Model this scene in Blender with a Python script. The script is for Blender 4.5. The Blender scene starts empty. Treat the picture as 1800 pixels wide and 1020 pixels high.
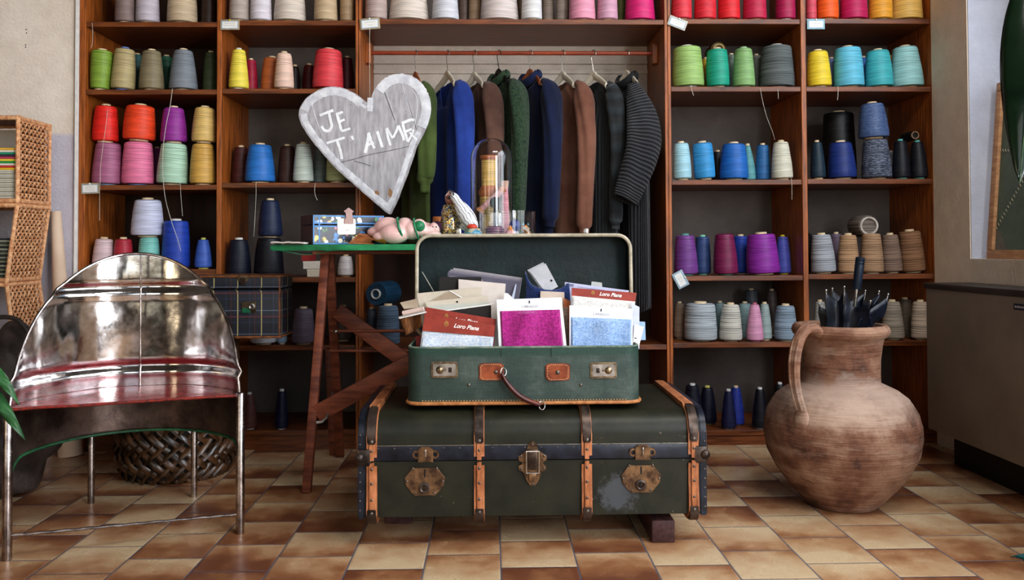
import bpy, bmesh, math, random
from mathutils import Vector, Matrix, Euler, noise
random.seed(7)
R = math.radians
PI = math.pi
SC = bpy.context.scene
COL = SC.collection
V = Vector

# ------------------------------------------------------------------ camera
FPX = 1500.0
PITCH, YAW, ROLL = R(1.3), R(1.45), R(-0.25)
SHY = -(73.0 / 1500 + math.tan(PITCH)) / 1.2
CAMLOC = V((0, 0, 0.83))
CR = Matrix.Rotation(-YAW, 3, 'Z') @ Matrix.Rotation(PI / 2 + PITCH, 3, 'X') @ Matrix.Rotation(ROLL, 3, 'Z')
cd = bpy.data.cameras.new('camera')
cd.sensor_width = 36.0
cd.lens = 36.0 * FPX / 1800
cd.shift_y = SHY
cd.clip_start = 0.05
cam = bpy.data.objects.new('camera', cd)
COL.objects.link(cam)
cam.matrix_world = Matrix.Translation(CAMLOC) @ CR.to_4x4()
SC.camera = cam


def ray(px, py):
    return CR @ V(((px - 900) / FPX, (510 - py) / FPX + SHY * 1.2, -1.0))


def at(px, py, Y):
    d = ray(px, py)
    return CAMLOC + d * (Y / d.y)


def atz(px, py, Z=0.0):
    d = ray(px, py)
    return CAMLOC + d * ((Z - CAMLOC.z) / d.z)


# ------------------------------------------------------------------ materials
def lin(c):
    out = []
    for v in c[:3]:
        v = max(0.0, min(255.0, v)) / 255.0
        out.append(v / 12.92 if v <= 0.04045 else ((v + 0.055) / 1.055) ** 2.4)
    return (out[0], out[1], out[2], 1.0)


class NT:
    def __init__(self, name):
        self.m = bpy.data.materials.new(name)
        self.m.use_nodes = True
        self.t = self.m.node_tree
        self.b = self.t.nodes['Principled BSDF']

    def n(self, typ, **kw):
        nd = self.t.nodes.new(typ)
        for k, v in kw.items():
            setattr(nd, k, v)
        return nd

    def l(self, a, b):
        self.t.links.new(a, b)

    def math(self, op, a, b=None, c=None):
        nd = self.n('ShaderNodeMath', operation=op)
        for i, v in enumerate((a, b, c)):
            if v is None:
                continue
            if isinstance(v, (int, float)):
                nd.inputs[i].default_value = v
            else:
                self.l(v, nd.inputs[i])
        return nd.outputs[0]

    def mix(self, f, a, b, mode='MIX'):
        nd = self.n('ShaderNodeMixRGB', blend_type=mode)
        for i, v in enumerate((f, a, b)):
            if isinstance(v, (int, float)):
                nd.inputs[i].default_value = v
            elif isinstance(v, tuple):
                nd.inputs[i].default_value = v
            else:
                self.l(v, nd.inputs[i])
        return nd.outputs[0]

    def coords(self, scale=(1, 1, 1), rot=(0, 0, 0), kind='Object'):
        tc = self.n('ShaderNodeTexCoord')
        mp = self.n('ShaderNodeMapping')
        mp.inputs['Scale'].default_value = scale
        mp.inputs['Rotation'].default_value = rot
        self.l(tc.outputs[kind], mp.inputs['Vector'])
        return mp.outputs[0]

    def noise(self, vec, scale=5, detail=4, rough=0.6, dist=0.0):
        nd = self.n('ShaderNodeTexNoise')
        nd.inputs['Scale'].default_value = scale
        nd.inputs['Detail'].default_value = detail
        nd.inputs['Roughness'].default_value = rough
        nd.inputs['Distortion'].default_value = dist
        if vec is not None:
            self.l(vec, nd.inputs['Vector'])
        return nd.outputs['Fac']

    def ramp(self, f, stops):
        nd = self.n('ShaderNodeValToRGB')
        e = nd.color_ramp.elements
        while len(e) > 1:
            e.remove(e[-1])
        e[0].position = stops[0][0]
        e[0].color = stops[0][1]
        for p, c in stops[1:]:
            x = e.new(p)
            x.color = c
        self.l(f, nd.inputs[0])
        return nd.outputs[0]

    def bump(self, h, strength=0.3, dist=0.002):
        nd = self.n('ShaderNodeBump')
        nd.inputs['Strength'].default_value = strength
        nd.inputs['Distance'].default_value = dist
        self.l(h, nd.inputs['Height'])
        self.l(nd.outputs[0], self.b.inputs['Normal'])
        return nd

    def set(self, **kw):
        for k, v in kw.items():
            self.b.inputs[k.replace('_', ' ')].default_value = v


BW = ((0, 0, 0, 1), (1, 1, 1, 1))


def mat(name, col, col2=None, rough=0.6, metal=0.0, scale=8, stretch=(1, 1, 1), lo=0.35, hi=0.65, bump=0.15, bscale=120,
        bdist=0.001, spec=0.28, sheen=0.0, coat=0.0, var=0.18, rvar=0.1, bstretch=None, detail=4):
    t = NT(name)
    c1 = lin(col)
    if col2 is None:
        c2 = tuple(min(1, x * (1 + var)) for x in c1[:3]) + (1,)
        c1 = tuple(x * (1 - var) for x in c1[:3]) + (1,)
    else:
        c2 = lin(col2)
    vec = t.coords(stretch)
    f = t.noise(vec, scale, detail)
    t.l(t.ramp(f, [(lo, c1), (hi, c2)]), t.b.inputs['Base Color'])
    t.set(Metallic=metal)
    t.b.inputs['Specular IOR Level'].default_value = spec
    t.b.inputs['Sheen Weight'].default_value = sheen
    t.b.inputs['Coat Weight'].default_value = coat
    rr = t.math('MULTIPLY_ADD', f, rvar * 2, rough - rvar)
    t.l(rr, t.b.inputs['Roughness'])
    if bump > 0:
        bv = t.coords(bstretch or stretch)
        t.bump(t.noise(bv, bscale, 3), bump, bdist)
    return t.m


_yarn = {}


def yarn_mat(rgb, coarse=False, rgb2=None, name='yarn'):
    key = (rgb, coarse, rgb2)
    if key in _yarn:
        return _yarn[key]
    t = NT('yarn_%d_%d_%d' % tuple(int(x) for x in rgb))
    c = lin(rgb)
    lum = .3 * c[0] + .6 * c[1] + .1 * c[2]
    if lum < .07:
        c = tuple(x * (.35 + .65 * lum / .07) for x in c[:3]) + (1,)
    s = 0.55 if coarse else 1.0
    va = t.noise(t.coords((9 * s, 9 * s, 520 * s), (R(9), R(7), 0)), 1.0, 0)
    vb = t.noise(t.coords((9 * s, 9 * s, 470 * s), (R(-11), R(-8), 0)), 1.0, 0)
    f = t.math('ADD', t.math('MULTIPLY', va, 0.5), t.math('MULTIPLY', vb, 0.5))
    k = 0.38 if coarse else 0.58
    dark = tuple(x * k for x in c[:3]) + (1,)
    c = tuple(x * .92 for x in c[:3]) + (1,)
    lite = tuple(min(1, x * 1.18 + 0.008) for x in c[:3]) + (1,)
    col = t.ramp(f, [(0.38, dark), (0.5, c), (0.62, lite)])
    if rgb2 is not None:
        f2 = t.noise(t.coords((60, 60, 260)), 1.0, 2)
        col = t.mix(t.ramp(f2, [(0.47, BW[0]), (0.53, BW[1])]), col, lin(rgb2))
    t.l(col, t.b.inputs['Base Color'])
    t.set(Roughness=0.7 if coarse else 0.47)
    t.b.inputs['Sheen Weight'].default_value = 0.0
    t.b.inputs['Specular IOR Level'].default_value = 0.12 if coarse else 0.28
    t.bump(f, 0.8 if coarse else 0.5, 0.003 if coarse else 0.0015)
    _yarn[key] = t.m
    return t.m


_flat = {}


def flat(rgb, rough=0.6, metal=0.0, tag='paint', bump=0.08, var=0.08):
    k = (tuple(rgb), rough, metal, tag)
    if k not in _flat:
        _flat[k] = mat('%s_%d_%d_%d' % ((tag,) + tuple(int(x) for x in rgb)), rgb, rough=rough, metal=metal, bump=bump, var=var, scale=30)
    return _flat[k]


# ------------------------------------------------------------------ objects
ORG = {}


def setp(o, label=None, cat=None, group=None, kind=None):
    if label:
        o['label'] = label
    if cat:
        o['category'] = cat
    if group:
        o['group'] = group
    if kind:
        o['kind'] = kind
    return o


def thing(name, label, cat, loc, group=None):
    o = bpy.data.objects.new(name, None)
    o.empty_display_size = 0.05
    COL.objects.link(o)
    o.location = loc
    ORG[o.name] = V(loc)
    return setp(o, label, cat, group)


class MB:
    def __init__(self):
        self.bm = bmesh.new()

    def xf(self, vs, M):
        for v in vs:
            v.co = M @ v.co

    def box(self, c, s, M=None, bev=0.0, seg=2):
        g = bmesh.ops.create_cube(self.bm, size=1.0)
        vs = g['verts']
        for v in vs:
            v.co = V((v.co.x * s[0], v.co.y * s[1], v.co.z * s[2]))
        if bev > 0:
            es = set()
            for v in vs:
                es.update(v.link_edges)
            r = bmesh.ops.bevel(self.bm, geom=list(es), offset=bev, segments=seg, affect='EDGES', profile=0.5)
            vs = list({v for f in r['faces'] for v in f.verts} | {v for v in vs if v.is_valid})
        T = (M or Matrix.Identity(4)) @ Matrix.Translation(V(c))
        if M is None:
            T = Matrix.Translation(V(c))
        self.xf(vs, T)
        return self

    def box2(self, lo, hi, bev=0.0):
        lo, hi = V(lo), V(hi)
        return self.box((lo + hi) / 2, hi - lo, None, bev)

    def ball(self, c, r, sc=(1, 1, 1), M=None, u=20, v=14):
        g = bmesh.ops.create_uvsphere(self.bm, u_segments=u, v_segments=v, radius=1.0)
        T = Matrix.Translation(V(c)) @ (M.to_4x4() if M else Matrix.Identity(4)) @ Matrix.Diagonal((r * sc[0], r * sc[1], r * sc[2], 1))
        self.xf(g['verts'], T)
        return self

    def lathe(self, prof, seg=40, M=None, cap0=True, cap1=True, fn=None, closed=False):
        rings = []
        for (r, z) in prof:
            ring = []
            for i in range(seg):
                a = 2 * PI * i / seg
                rr, zz = (r, z) if fn is None else fn(r, z, a)
                p = V((rr * math.cos(a), rr * math.sin(a), zz))
                ring.append(self.bm.verts.new(M @ p if M else p))
            rings.append(ring)
        n = len(rings)
        for k in range(n if closed else n - 1):
            A, B = rings[k], rings[(k + 1) % n]
            for i in range(seg):
                j = (i + 1) % seg
                self.bm.faces.new((A[i], A[j], B[j], B[i]))
        if not closed:
            if cap0:
                self.bm.faces.new(list(reversed(rings[0])))
            if cap1:
                self.bm.faces.new(rings[-1])
        return self

    def tube(self, pts, rad, seg=10, cap=True, flat=None, up=None):
        """swept tube; rad number or list; flat=(a,b) scale of the two section axes"""
        pts = [V(p) for p in pts]
        n = len(pts)
        if isinstance(rad, (int, float)):
            rad = [rad] * n
        rings = []
        prev = None
        for i in range(n):
            d = (pts[min(i + 1, n - 1)] - pts[max(i - 1, 0)])
            if d.length < 1e-9:
                d = V((0, 0, 1))
            d.normalize()
            if prev is None:
                ref = V(up) if up else (V((0, 0, 1)) if abs(d.z) < 0.9 else V((0, 1, 0)))
                a = (ref - d * ref.dot(d)).normalized()
            else:
                a = (prev - d * prev.dot(d))
                a = a.normalized() if a.length > 1e-6 else V((1, 0, 0))
            prev = a
            b = d.cross(a)
            fa, fb = flat or (1, 1)
            ring = []
            for k in range(seg):
                t = 2 * PI * k / seg
                ring.append(self.bm.verts.new(pts[i] + a * (math.cos(t) * rad[i] * fa) + b * (math.sin(t) * rad[i] * fb)))
            rings.append(ring)
        for i in range(n - 1):
            for k in range(seg):
                j = (k + 1) % seg
                self.bm.faces.new((rings[i][k], rings[i][j], rings[i + 1][j], rings[i + 1][k]))
        if cap:
            self.bm.faces.new(list(reversed(rings[0])))
            self.bm.faces.new(rings[-1])
        return self

    def prism(self, poly, d0, d1, M, bev=0.0):
        """poly: 2d points, extruded along local z from d0 to d1 in frame M"""
        a = [self.bm.verts.new(M @ V((x, y, d0))) for x, y in poly]
        b = [self.bm.verts.new(M @ V((x, y, d1))) for x, y in poly]
        n = len(poly)
        fs = [self.bm.faces.new(list(reversed(a))), self.bm.faces.new(b)]
        for i in range(n):
            j = (i + 1) % n
            fs.append(self.bm.faces.new((a[i], a[j], b[j], b[i])))
        if bev > 0:
            es = list(set(fs[0].edges) | set(fs[1].edges))
            bmesh.ops.bevel(self.bm, geom=es, offset=bev, segments=2, affect='EDGES')
        return self

    def quad8(self, a, b):
        """hexahedron from two quads (lists of 4 points)"""
        va = [self.bm.verts.new(V(p)) for p in a]
        vb = [self.bm.verts.new(V(p)) for p in b]
        self.bm.faces.new(va)
        self.bm.faces.new(list(reversed(vb)))
        for i in range(4):
            j = (i + 1) % 4
            self.bm.faces.new((va[i], vb[i], vb[j], va[j]))
        return self

    def grid(self, fn, nu, nv, wrap=False):
        vs = [[self.bm.verts.new(fn(u / (nu if wrap else nu - 1), v / (nv - 1))) for u in range(nu)] for v in range(nv)]
        for v in range(nv - 1):
            for u in range(nu if wrap else nu - 1):
                u2 = (u + 1) % nu
                self.bm.faces.new((vs[v][u], vs[v][u2], vs[v + 1][u2], vs[v + 1][u]))
        return self

    def build(self, name, m, parent=None, smooth=True, angle=35, label=None, world=True, loc=None, solid=0.0):
        bm = self.bm
        bmesh.ops.recalc_face_normals(bm, faces=bm.faces)
        org = V((0, 0, 0))
        if parent is not None:
            org = ORG[parent.name] if world else V((0, 0, 0))
        elif loc is not None:
            org = V(loc)
        if org.length > 0:
            for v in bm.verts:
                v.co -= org
        me = bpy.data.meshes.new(name)
        bm.to_mesh(me)
        bm.free()
        if smooth:
            me.polygons.foreach_set('use_smooth', [True] * len(me.polygons))
            try:
                me.set_sharp_from_angle(angle=R(angle))
            except Exception:
                pass
        if m is not None:
            for mm in (m if isinstance(m, (list, tuple)) else [m]):
                me.materials.append(mm)
        o = bpy.data.objects.new(name, me)
        COL.objects.link(o)
        if parent is not None:
            o.parent = parent
            ORG[o.name] = ORG[parent.name].copy()
        else:
            o.location = org
            ORG[o.name] = org.copy()
        if solid:
            md = o.modifiers.new('thickness', 'SOLIDIFY')
            md.thickness = solid
            md.offset = 0
        if label:
            o['label'] = label
        return o


def struct(name, mb, m, **kw):
    o = mb.build(name, m, None, **kw)
    o['kind'] = 'structure'
    return o


def text_mesh(s, size, M, m, name, parent, ext=0.0004, shear=0.0, align='CENTER', bold=0.0, space=1.0, label=None):
    cu = bpy.data.curves.new('txt', 'FONT')
    cu.body = s
    cu.size = size
    cu.extrude = ext
    cu.shear = shear
    cu.offset = bold
    cu.space_character = space
    cu.align_x = align
    cu.align_y = 'CENTER'
    o = bpy.data.objects.new('txt', cu)
    COL.objects.link(o)
    dg = bpy.context.evaluated_depsgraph_get()
    me = bpy.data.meshes.new_from_object(o.evaluated_get(dg))
    bpy.data.objects.remove(o)
    me.transform(M)
    if parent is not None:
        me.transform(Matrix.Translation(-ORG[parent.name]))
    me.name = name
    me.materials.clear()
    me.materials.append(m)
    ob = bpy.data.objects.new(name, me)
    COL.objects.link(ob)
    ob.parent = parent
    if parent is not None:
        ORG[ob.name] = ORG[parent.name].copy()
    if label:
        ob['label'] = label
    return ob


def frame(o, x, y):
    """4x4 with origin o, local x along x, local y along y (orthogonalised), z = x cross y"""
    x = V(x).normalized()
    y = V(y)
    y = (y - x * y.dot(x)).normalized()
    z = x.cross(y)
    M = Matrix((x, y, z)).transposed().to_4x4()
    M.translation = V(o)
    return M


def smooth(t):
    t = max(0.0, min(1.0, t))
    return t * t * (3 - 2 * t)


def spline(pts, n=8):
    """Catmull-Rom through pts"""
    P = [V(p) for p in pts]
    P = [P[0] * 2 - P[1]] + P + [P[-1] * 2 - P[-2]]
    out = []
    for i in range(1, len(P) - 2):
        for k in range(n):
            t = k / n
            a, b, c, d = P[i - 1], P[i], P[i + 1], P[i + 2]
            out.append(0.5 * ((2 * b) + (c - a) * t + (2 * a - 5 * b + 4 * c - d) * t * t + (3 * b - a - 3 * c + d) * t ** 3))
    out.append(P[-2])
    return out


def rrect(w, h, r, n=6, cx=0, cy=0):
    pts = []
    for (sx, sy, a0) in ((1, 1, 0), (-1, 1, 90), (-1, -1, 180), (1, -1, 270)):
        for k in range(n + 1):
            a = R(a0 + 90 * k / n)
            pts.append((cx + sx * (w / 2 - r) + r * math.cos(a), cy + sy * (h / 2 - r) + r * math.sin(a)))
    return pts


# common materials
WOOD = mat('shelf_wood', (104, 50, 14), (176, 94, 34), rough=0.42, scale=6, stretch=(14, 14, 1.1), bump=0.12, bscale=30, spec=0.4)
WOODH = mat('shelf_wood_board', (74, 34, 12), (130, 68, 28), rough=0.42, scale=6, stretch=(1.1, 14, 14), bump=0.12, bscale=30, spec=0.4)
CORE = mat('cardboard', (196, 168, 128), (222, 200, 165), rough=0.8, scale=30)
COREW = mat('core_white', (205, 205, 200), rough=0.6, scale=30, var=0.06)
STEEL = mat('worn_steel', (150, 146, 140), (205, 200, 192), rough=0.3, metal=1.0, scale=40, bump=0.1)
BRASS = mat('tarnished_brass', (74, 54, 40), (140, 106, 74), rough=0.42, metal=0.75, scale=45, bump=0.3, bscale=200)
BLACKM = mat('black_paint', (16, 17, 22), (34, 36, 46), rough=0.35, scale=25, bump=0.2)
THREAD = flat((190, 186, 172), 0.8, tag='thread')
WHITEP = flat((232, 230, 226), 0.75, tag='paper', var=0.04)
INK = flat((28, 28, 34), 0.7, tag='ink')
# ------------------------------------------------------------------ room
YF = 3.57            # front plane of the shelving
DEP = 0.40
CEIL = 3.1
XL, XR = -2.75, 1.88


def floor_material():
    t = NT('terracotta_tiles')
    tc = t.n('ShaderNodeTexCoord')
    sp = t.n('ShaderNodeSeparateXYZ')
    t.l(tc.outputs['Object'], sp.inputs[0])
    w = 0.2
    x = t.math('DIVIDE', t.math('SUBTRACT', sp.outputs[0], 0.024), w)
    cx = t.math('FLOOR', x)
    fx = t.math('FRACT', t.math('ADD', x, 100.0))
    par = t.math('MULTIPLY', t.math('MODULO', t.math('ADD', cx, 100.0), 2.0), 0.5)
    y = t.math('ADD', t.math('DIVIDE', t.math('SUBTRACT', sp.outputs[1], 0.037), w), par)
    cy = t.math('FLOOR', y)
    fy = t.math('FRACT', t.math('ADD', y, 100.0))
    e1 = t.math('MINIMUM', fx, t.math('SUBTRACT', 1.0, fx))
    e2 = t.math('MINIMUM', fy, t.math('SUBTRACT', 1.0, fy))
    edge = t.math('MINIMUM', e1, e2)
    cv = t.n('ShaderNodeCombineXYZ')
    t.l(cx, cv.inputs[0])
    t.l(cy, cv.inputs[1])
    wn = t.n('ShaderNodeTexWhiteNoise', noise_dimensions='2D')
    t.l(cv.outputs[0], wn.inputs['Vector'])
    rnd = wn.outputs['Value']
    sc = t.n('ShaderNodeSeparateColor')
    t.l(wn.outputs['Color'], sc.inputs[0])
    # cloudy flashing inside each tile, shifted per tile
    off = t.n('ShaderNodeCombineXYZ')
    t.l(t.math('MULTIPLY', rnd, 37.0), off.inputs[0])
    t.l(t.math('MULTIPLY', sc.outputs[1], 51.0), off.inputs[1])
    va = t.n('ShaderNodeVectorMath', operation='ADD')
    t.l(tc.outputs['Object'], va.inputs[0])
    t.l(off.outputs[0], va.inputs[1])
    cl = t.noise(va.outputs[0], 7.0, 5, 0.6)
    # flashed (darker fired) towards one or other end of the tile
    gdir = t.math('SUBTRACT', t.math('MULTIPLY', t.math('GREATER_THAN', sc.outputs[2], 0.45), 2.0), 1.0)
    g = t.math('MULTIPLY', t.math('SUBTRACT', fy, 0.5), t.math('MULTIPLY', gdir, 0.7))
    f = t.math('ADD', t.math('ADD', t.math('MULTIPLY', t.math('SUBTRACT', cl, 0.5), 1.7), g), t.math('MULTIPLY_ADD', sc.outputs[0], 0.62, 0.14))
    tile = t.ramp(f, [(0.0, lin((206, 178, 140))), (0.42, lin((180, 138, 100))), (0.7, lin((146, 96, 62))), (1.0, lin((108, 62, 40)))])
    fine = t.noise(tc.outputs['Object'], 160.0, 3)
    tile = t.mix(1.0, tile, t.ramp(fine, [(0.3, (0.86, 0.86, 0.86, 1)), (0.7, (1.04, 1.04, 1.04, 1))]), 'MULTIPLY')
    gm = t.ramp(edge, [(0.006, BW[1]), (0.014, BW[0])])
    col = t.mix(gm, tile, lin((70, 74, 88)))
    t.l(col, t.b.inputs['Base Color'])
    rg = t.math('ADD', t.math('MULTIPLY', cl, 0.25), 0.16)
    t.l(t.math('ADD', rg, t.math('MULTIPLY', gm, 0.4)), t.b.inputs['Roughness'])
    h = t.math('ADD', t.ramp(edge, [(0.004, BW[0]), (0.03, BW[1])]), t.math('MULTIPLY', cl, 0.25))
    t.bump(h, 0.35, 0.003)
    return t.m


struct('floor', MB().box2((XL - .2, -3.2, -0.06), (XR + .4, YF + DEP + .3, 0)), floor_material(), smooth=False)


def plaster(name, c, c2, split=None, low=None):
    t = NT(name)
    tc = t.n('ShaderNodeTexCoord')
    f = t.noise(tc.outputs['Object'], 2.5, 6, 0.65)
    col = t.ramp(f, [(0.3, lin(c)), (0.7, lin(c2))])
    if split is not None:
        sp = t.n('ShaderNodeSeparateXYZ')
        t.l(tc.outputs['Object'], sp.inputs[0])
        s = t.ramp(t.math('MULTIPLY_ADD', t.math('SUBTRACT', sp.outputs[2], split), 60.0, 0.5), [(0.0, BW[0]), (1.0, BW[1])])
        col = t.mix(s, lin(low), col)
    sm = t.noise(tc.outputs['Object'], 14, 4)
    col = t.mix(1.0, col, t.ramp(sm, [(0.3, (.9, .89, .88, 1)), (0.6, (1, 1, 1, 1))]), 'MULTIPLY')
    t.l(col, t.b.inputs['Base Color'])
    t.set(Roughness=0.9)
    t.b.inputs['Specular IOR Level'].default_value = 0.2
    t.bump(t.noise(tc.outputs['Object'], 75, 4, 0.65), 0.55, 0.006)
    return t.m


PL_L = plaster('plaster_left', (230, 214, 198), (242, 230, 216), split=at(118, 236, YF).z, low=(206, 200, 212))
PL_R = plaster('plaster_right', (216, 200, 180), (232, 216, 196))
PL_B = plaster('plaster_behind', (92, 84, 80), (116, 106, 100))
PL_J = plaster('plaster_jamb', (176, 180, 196), (196, 198, 210))
CEILM = plaster('plaster_ceiling', (74, 68, 62), (88, 80, 74))
DARKW = plaster('plaster_dark', (60, 52, 46), (78, 68, 60))

xs_l = at(137, 437, YF).x            # left end of the shelving
xs_r = at(1657, 437, YF).x
struct('wall_back', MB().box2((xs_l - .1, YF + DEP + .002, 0), (xs_r + .3, YF + DEP + .12, CEIL)), PL_B, smooth=False)
mb = MB().box2((XL - .2, YF + .005, 0), (xs_l - 0.012, YF + DEP + .12, CEIL))
struct('wall_left_of_shelves', mb, PL_L, smooth=False)
# small drill holes in the plaster are real dark plugs
struct('trim_left', MB().box2((xs_l - .011, YF - .012, 0), (xs_l - .001, YF + .02, CEIL)), flat((228, 226, 222), 0.6, tag='paint'), smooth=False)
struct('wall_left', MB().box2((XL - .2, -3.2, 0), (XL, YF + .12, CEIL)), DARKW, smooth=False)
struct('ceiling', MB().box2((XL - .2, -3.2, CEIL), (XR + .4, YF + DEP + .12, CEIL + .1)), CEILM, smooth=False)
# front wall of the shop: two piers, a low wall and a header round a shop window
yw = -2.6
mb = MB()
mb.box2((XL - .2, yw - .2, 0), (-2.2, yw, CEIL)).box2((1.5, yw - .2, 0), (XR + .4, yw, CEIL))
mb.box2((-2.2, yw - .2, 0), (1.5, yw, .35)).box2((-2.2, yw - .2, 2.75), (1.5, yw, CEIL)).box2((-0.62, yw - .2, .35), (-0.2, yw, 2.75))
struct('wall_front', mb, DARKW, smooth=False)
# right wall with the window opening
WY0, WY1, WZ0, WZ1 = 0.7, 3.30, at(1730, 455, 3.3).z, 2.75
mb = MB()
mb.box2((XR, WY1, 0), (XR + .26, YF + DEP + .1, CEIL))
mb.box2((XR, WY0, 0), (XR + .26, WY1, WZ0))
mb.box2((XR, WY0, WZ1), (XR + .26, WY1, CEIL))
mb.box2((XR, -3.2, 0), (XR + .26, -1.25, CEIL)).box2((XR, .45, 0), (XR + .26, WY0, CEIL)).box2((XR, -1.25, 2.45), (XR + .26, .45, CEIL))
struct('wall_right', mb, PL_R, smooth=False)
struct('trim_jamb', MB().box2((XR + .004, WY1 - .004, WZ0), (XR + .25, WY1 - .0005, WZ1)), PL_J, smooth=False)
fr = flat((52, 40, 48), 0.5, tag='window_paint')
mb = MB()
xw = XR + .17
for yy in (WY0, WY0 + .87, WY0 + 1.74, WY1 - .06):
    mb.box2((xw, yy, WZ0), (xw + .05, yy + .055, WZ1))
mb.box2((xw, WY0, WZ0), (xw + .05, WY1, WZ0 + .06)).box2((xw, WY0, WZ1 - .06), (xw + .05, WY1, WZ1))
mb_ = MB().box2((xw, -1.25, 0), (xw + .05, -1.17, 2.45)).box2((xw, .37, 0), (xw + .05, .45, 2.45)).box2((xw, -1.25, 2.37), (xw + .05, .45, 2.45)).box2((xw, -1.25, 0), (xw + .05, .45, .32))
d1_ = struct('door_1', mb_, fr, smooth=False)
w1 = struct('window_1', mb, fr, smooth=False)
g = NT('window_glass')
g.set(Roughness=0.02)
g.b.inputs['Transmission Weight'].default_value = 1.0
g.b.inputs['IOR'].default_value = 1.1
MB().box2((xw + .02, -1.25, 0), (xw + .026, .45, 2.45)).build('glass_pane', g.m, d1_, smooth=False)
o = MB().box2((xw + .02, WY0, WZ0), (xw + .026, WY1, WZ1)).build('glass_pane', g.m, w1, smooth=False)

# ------------------------------------------------------------------ shelving
BAYS = {'A': (148, 380), 'B': (388.5, 625), 'C': (634, 1171), 'D': (1182, 1412), 'E': (1421, 1642)}
ROWY = {'A': [38, 157, 325, 474, 608, 757], 'B': [35.5, 155.5, 321, 488, 607.5, 757], 'C': [33.5, None, None, None, 608, 757],
        'D': [33, 152, 316, 485, 602.5, 757], 'E': [32.5, 152, 314.5, 482, 600, 757]}
BX = {}
for k, (a, b) in BAYS.items():
    BX[k] = (at(a, 437, YF).x, at(b, 437, YF).x)
SZ = {}
for k in BAYS:
    xm = sum(BAYS[k]) / 2
    SZ[k] = [None if y is None else at(xm, y, YF).z for y in ROWY[k]]
unit = thing('shelving_unit', 'tall dark wooden wall shelving full of yarn cones', 'shelving', ((xs_l + xs_r) / 2, YF, 0))
TH = 0.021
TOPZ = SZ['C'][0] + 0.40
ups = [(xs_l, BX['A'][0]), (BX['A'][1], BX['B'][0]), (BX['B'][1], BX['C'][0]), (BX['C'][1], BX['D'][0]), (BX['D'][1], BX['E'][0]), (BX['E'][1], xs_r)]
for i, (a, b) in enumerate(ups):
    mb = MB()
    if i in (2, 3, 5):                      # doubled side panels where two cases meet
        m = (a + b) / 2
        mb.box2((a, YF, 0), (m - .001, YF + DEP, TOPZ + .03), 0.0015).box2((m + .001, YF + .003, 0), (b, YF + DEP, TOPZ + .03), 0.0015)
    else:
        mb.box2((a, YF, 0), (b, YF + DEP, TOPZ + .03), 0.002)
    mb.build('upright', WOOD, unit, smooth=False)
for k in BAYS:
    for z in SZ[k]:
        if z is None:
            continue
        MB().box2((BX[k][0] + .001, YF + .004, z - TH), (BX[k][1] - .001, YF + DEP, z), 0.0015).build('shelf_board', WOODH, unit, smooth=False)
    MB().box2((BX[k][0] + .001, YF + .004, TOPZ), (BX[k][1] - .001, YF + DEP, TOPZ + TH)).build('top_board', WOODH, unit, smooth=False)
    MB().box2((BX[k][0] + .001, YF + .012, 0.0), (BX[k][1] - .001, YF + .03, SZ[k][5] - TH)).build('plinth', WOODH, unit, smooth=False)
RODY = 3.74
pz = at(900, 93.5, RODY).z
x0, x1 = BX['C'][0], BX['C'][1]
ROD = mat('rail_wood', (110, 42, 22), (150, 62, 34), rough=0.35, scale=8, stretch=(1, 12, 12))
MB().tube([(x0 + .02, RODY, pz), (x1 - .02, RODY, pz)], 0.0095, 14).build('clothes_rail', ROD, unit)
for s, xx in ((1, x0), (-1, x1)):
    MB().box2((min(xx, xx + s * .022), RODY - .025, pz - .05), (max(xx, xx + s * .022), RODY + .025, pz + .04), .003).build('rail_bracket', WOOD, unit, smooth=False)
MB().box2((BX['A'][0] + .001, YF + DEP - .008, .02), (BX['A'][1] - .001, YF + DEP - .001, TOPZ)).build('back_tone_panel', mat('dark_back', (34, 18, 10), (54, 28, 16), rough=.6, scale=5, stretch=(8, 8, 1)), unit, smooth=False)
# light painted into the clothes bay's back: pale panel and ledges above, dark below
PL_C = plaster('plaster_lit_tone', (200, 184, 170), (218, 204, 190))
zc_ = at(900, 262, YF + DEP).z
MB().box2((x0 + .001, YF + DEP - .006, SZ['C'][4] + .001), (x1 - .001, YF + DEP - .001, zc_)).build('back_tone_panel', bpy.data.materials['dark_back'], unit, smooth=False)
MB().box2((x0 + .001, YF + DEP - .006, zc_ + .001), (x1 - .001, YF + DEP - .001, SZ['C'][0] - TH)).build('back_tone_panel', PL_C, unit, smooth=False, label='back panel pale with painted light')
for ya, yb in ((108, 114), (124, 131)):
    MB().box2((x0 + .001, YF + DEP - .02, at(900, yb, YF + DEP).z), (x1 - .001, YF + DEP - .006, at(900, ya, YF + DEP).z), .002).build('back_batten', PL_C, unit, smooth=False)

# ------------------------------------------------------------------ yarn cones
ROWN = ['top shelf', 'second shelf', 'third shelf', 'fourth shelf', 'fifth shelf', 'bottom shelf']
BAYN = {'A': 'the far left bay', 'B': 'the second bay', 'C': 'the wide clothes bay', 'D': 'the fourth bay', 'E': 'the far right bay'}
CONES = {}


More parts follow.
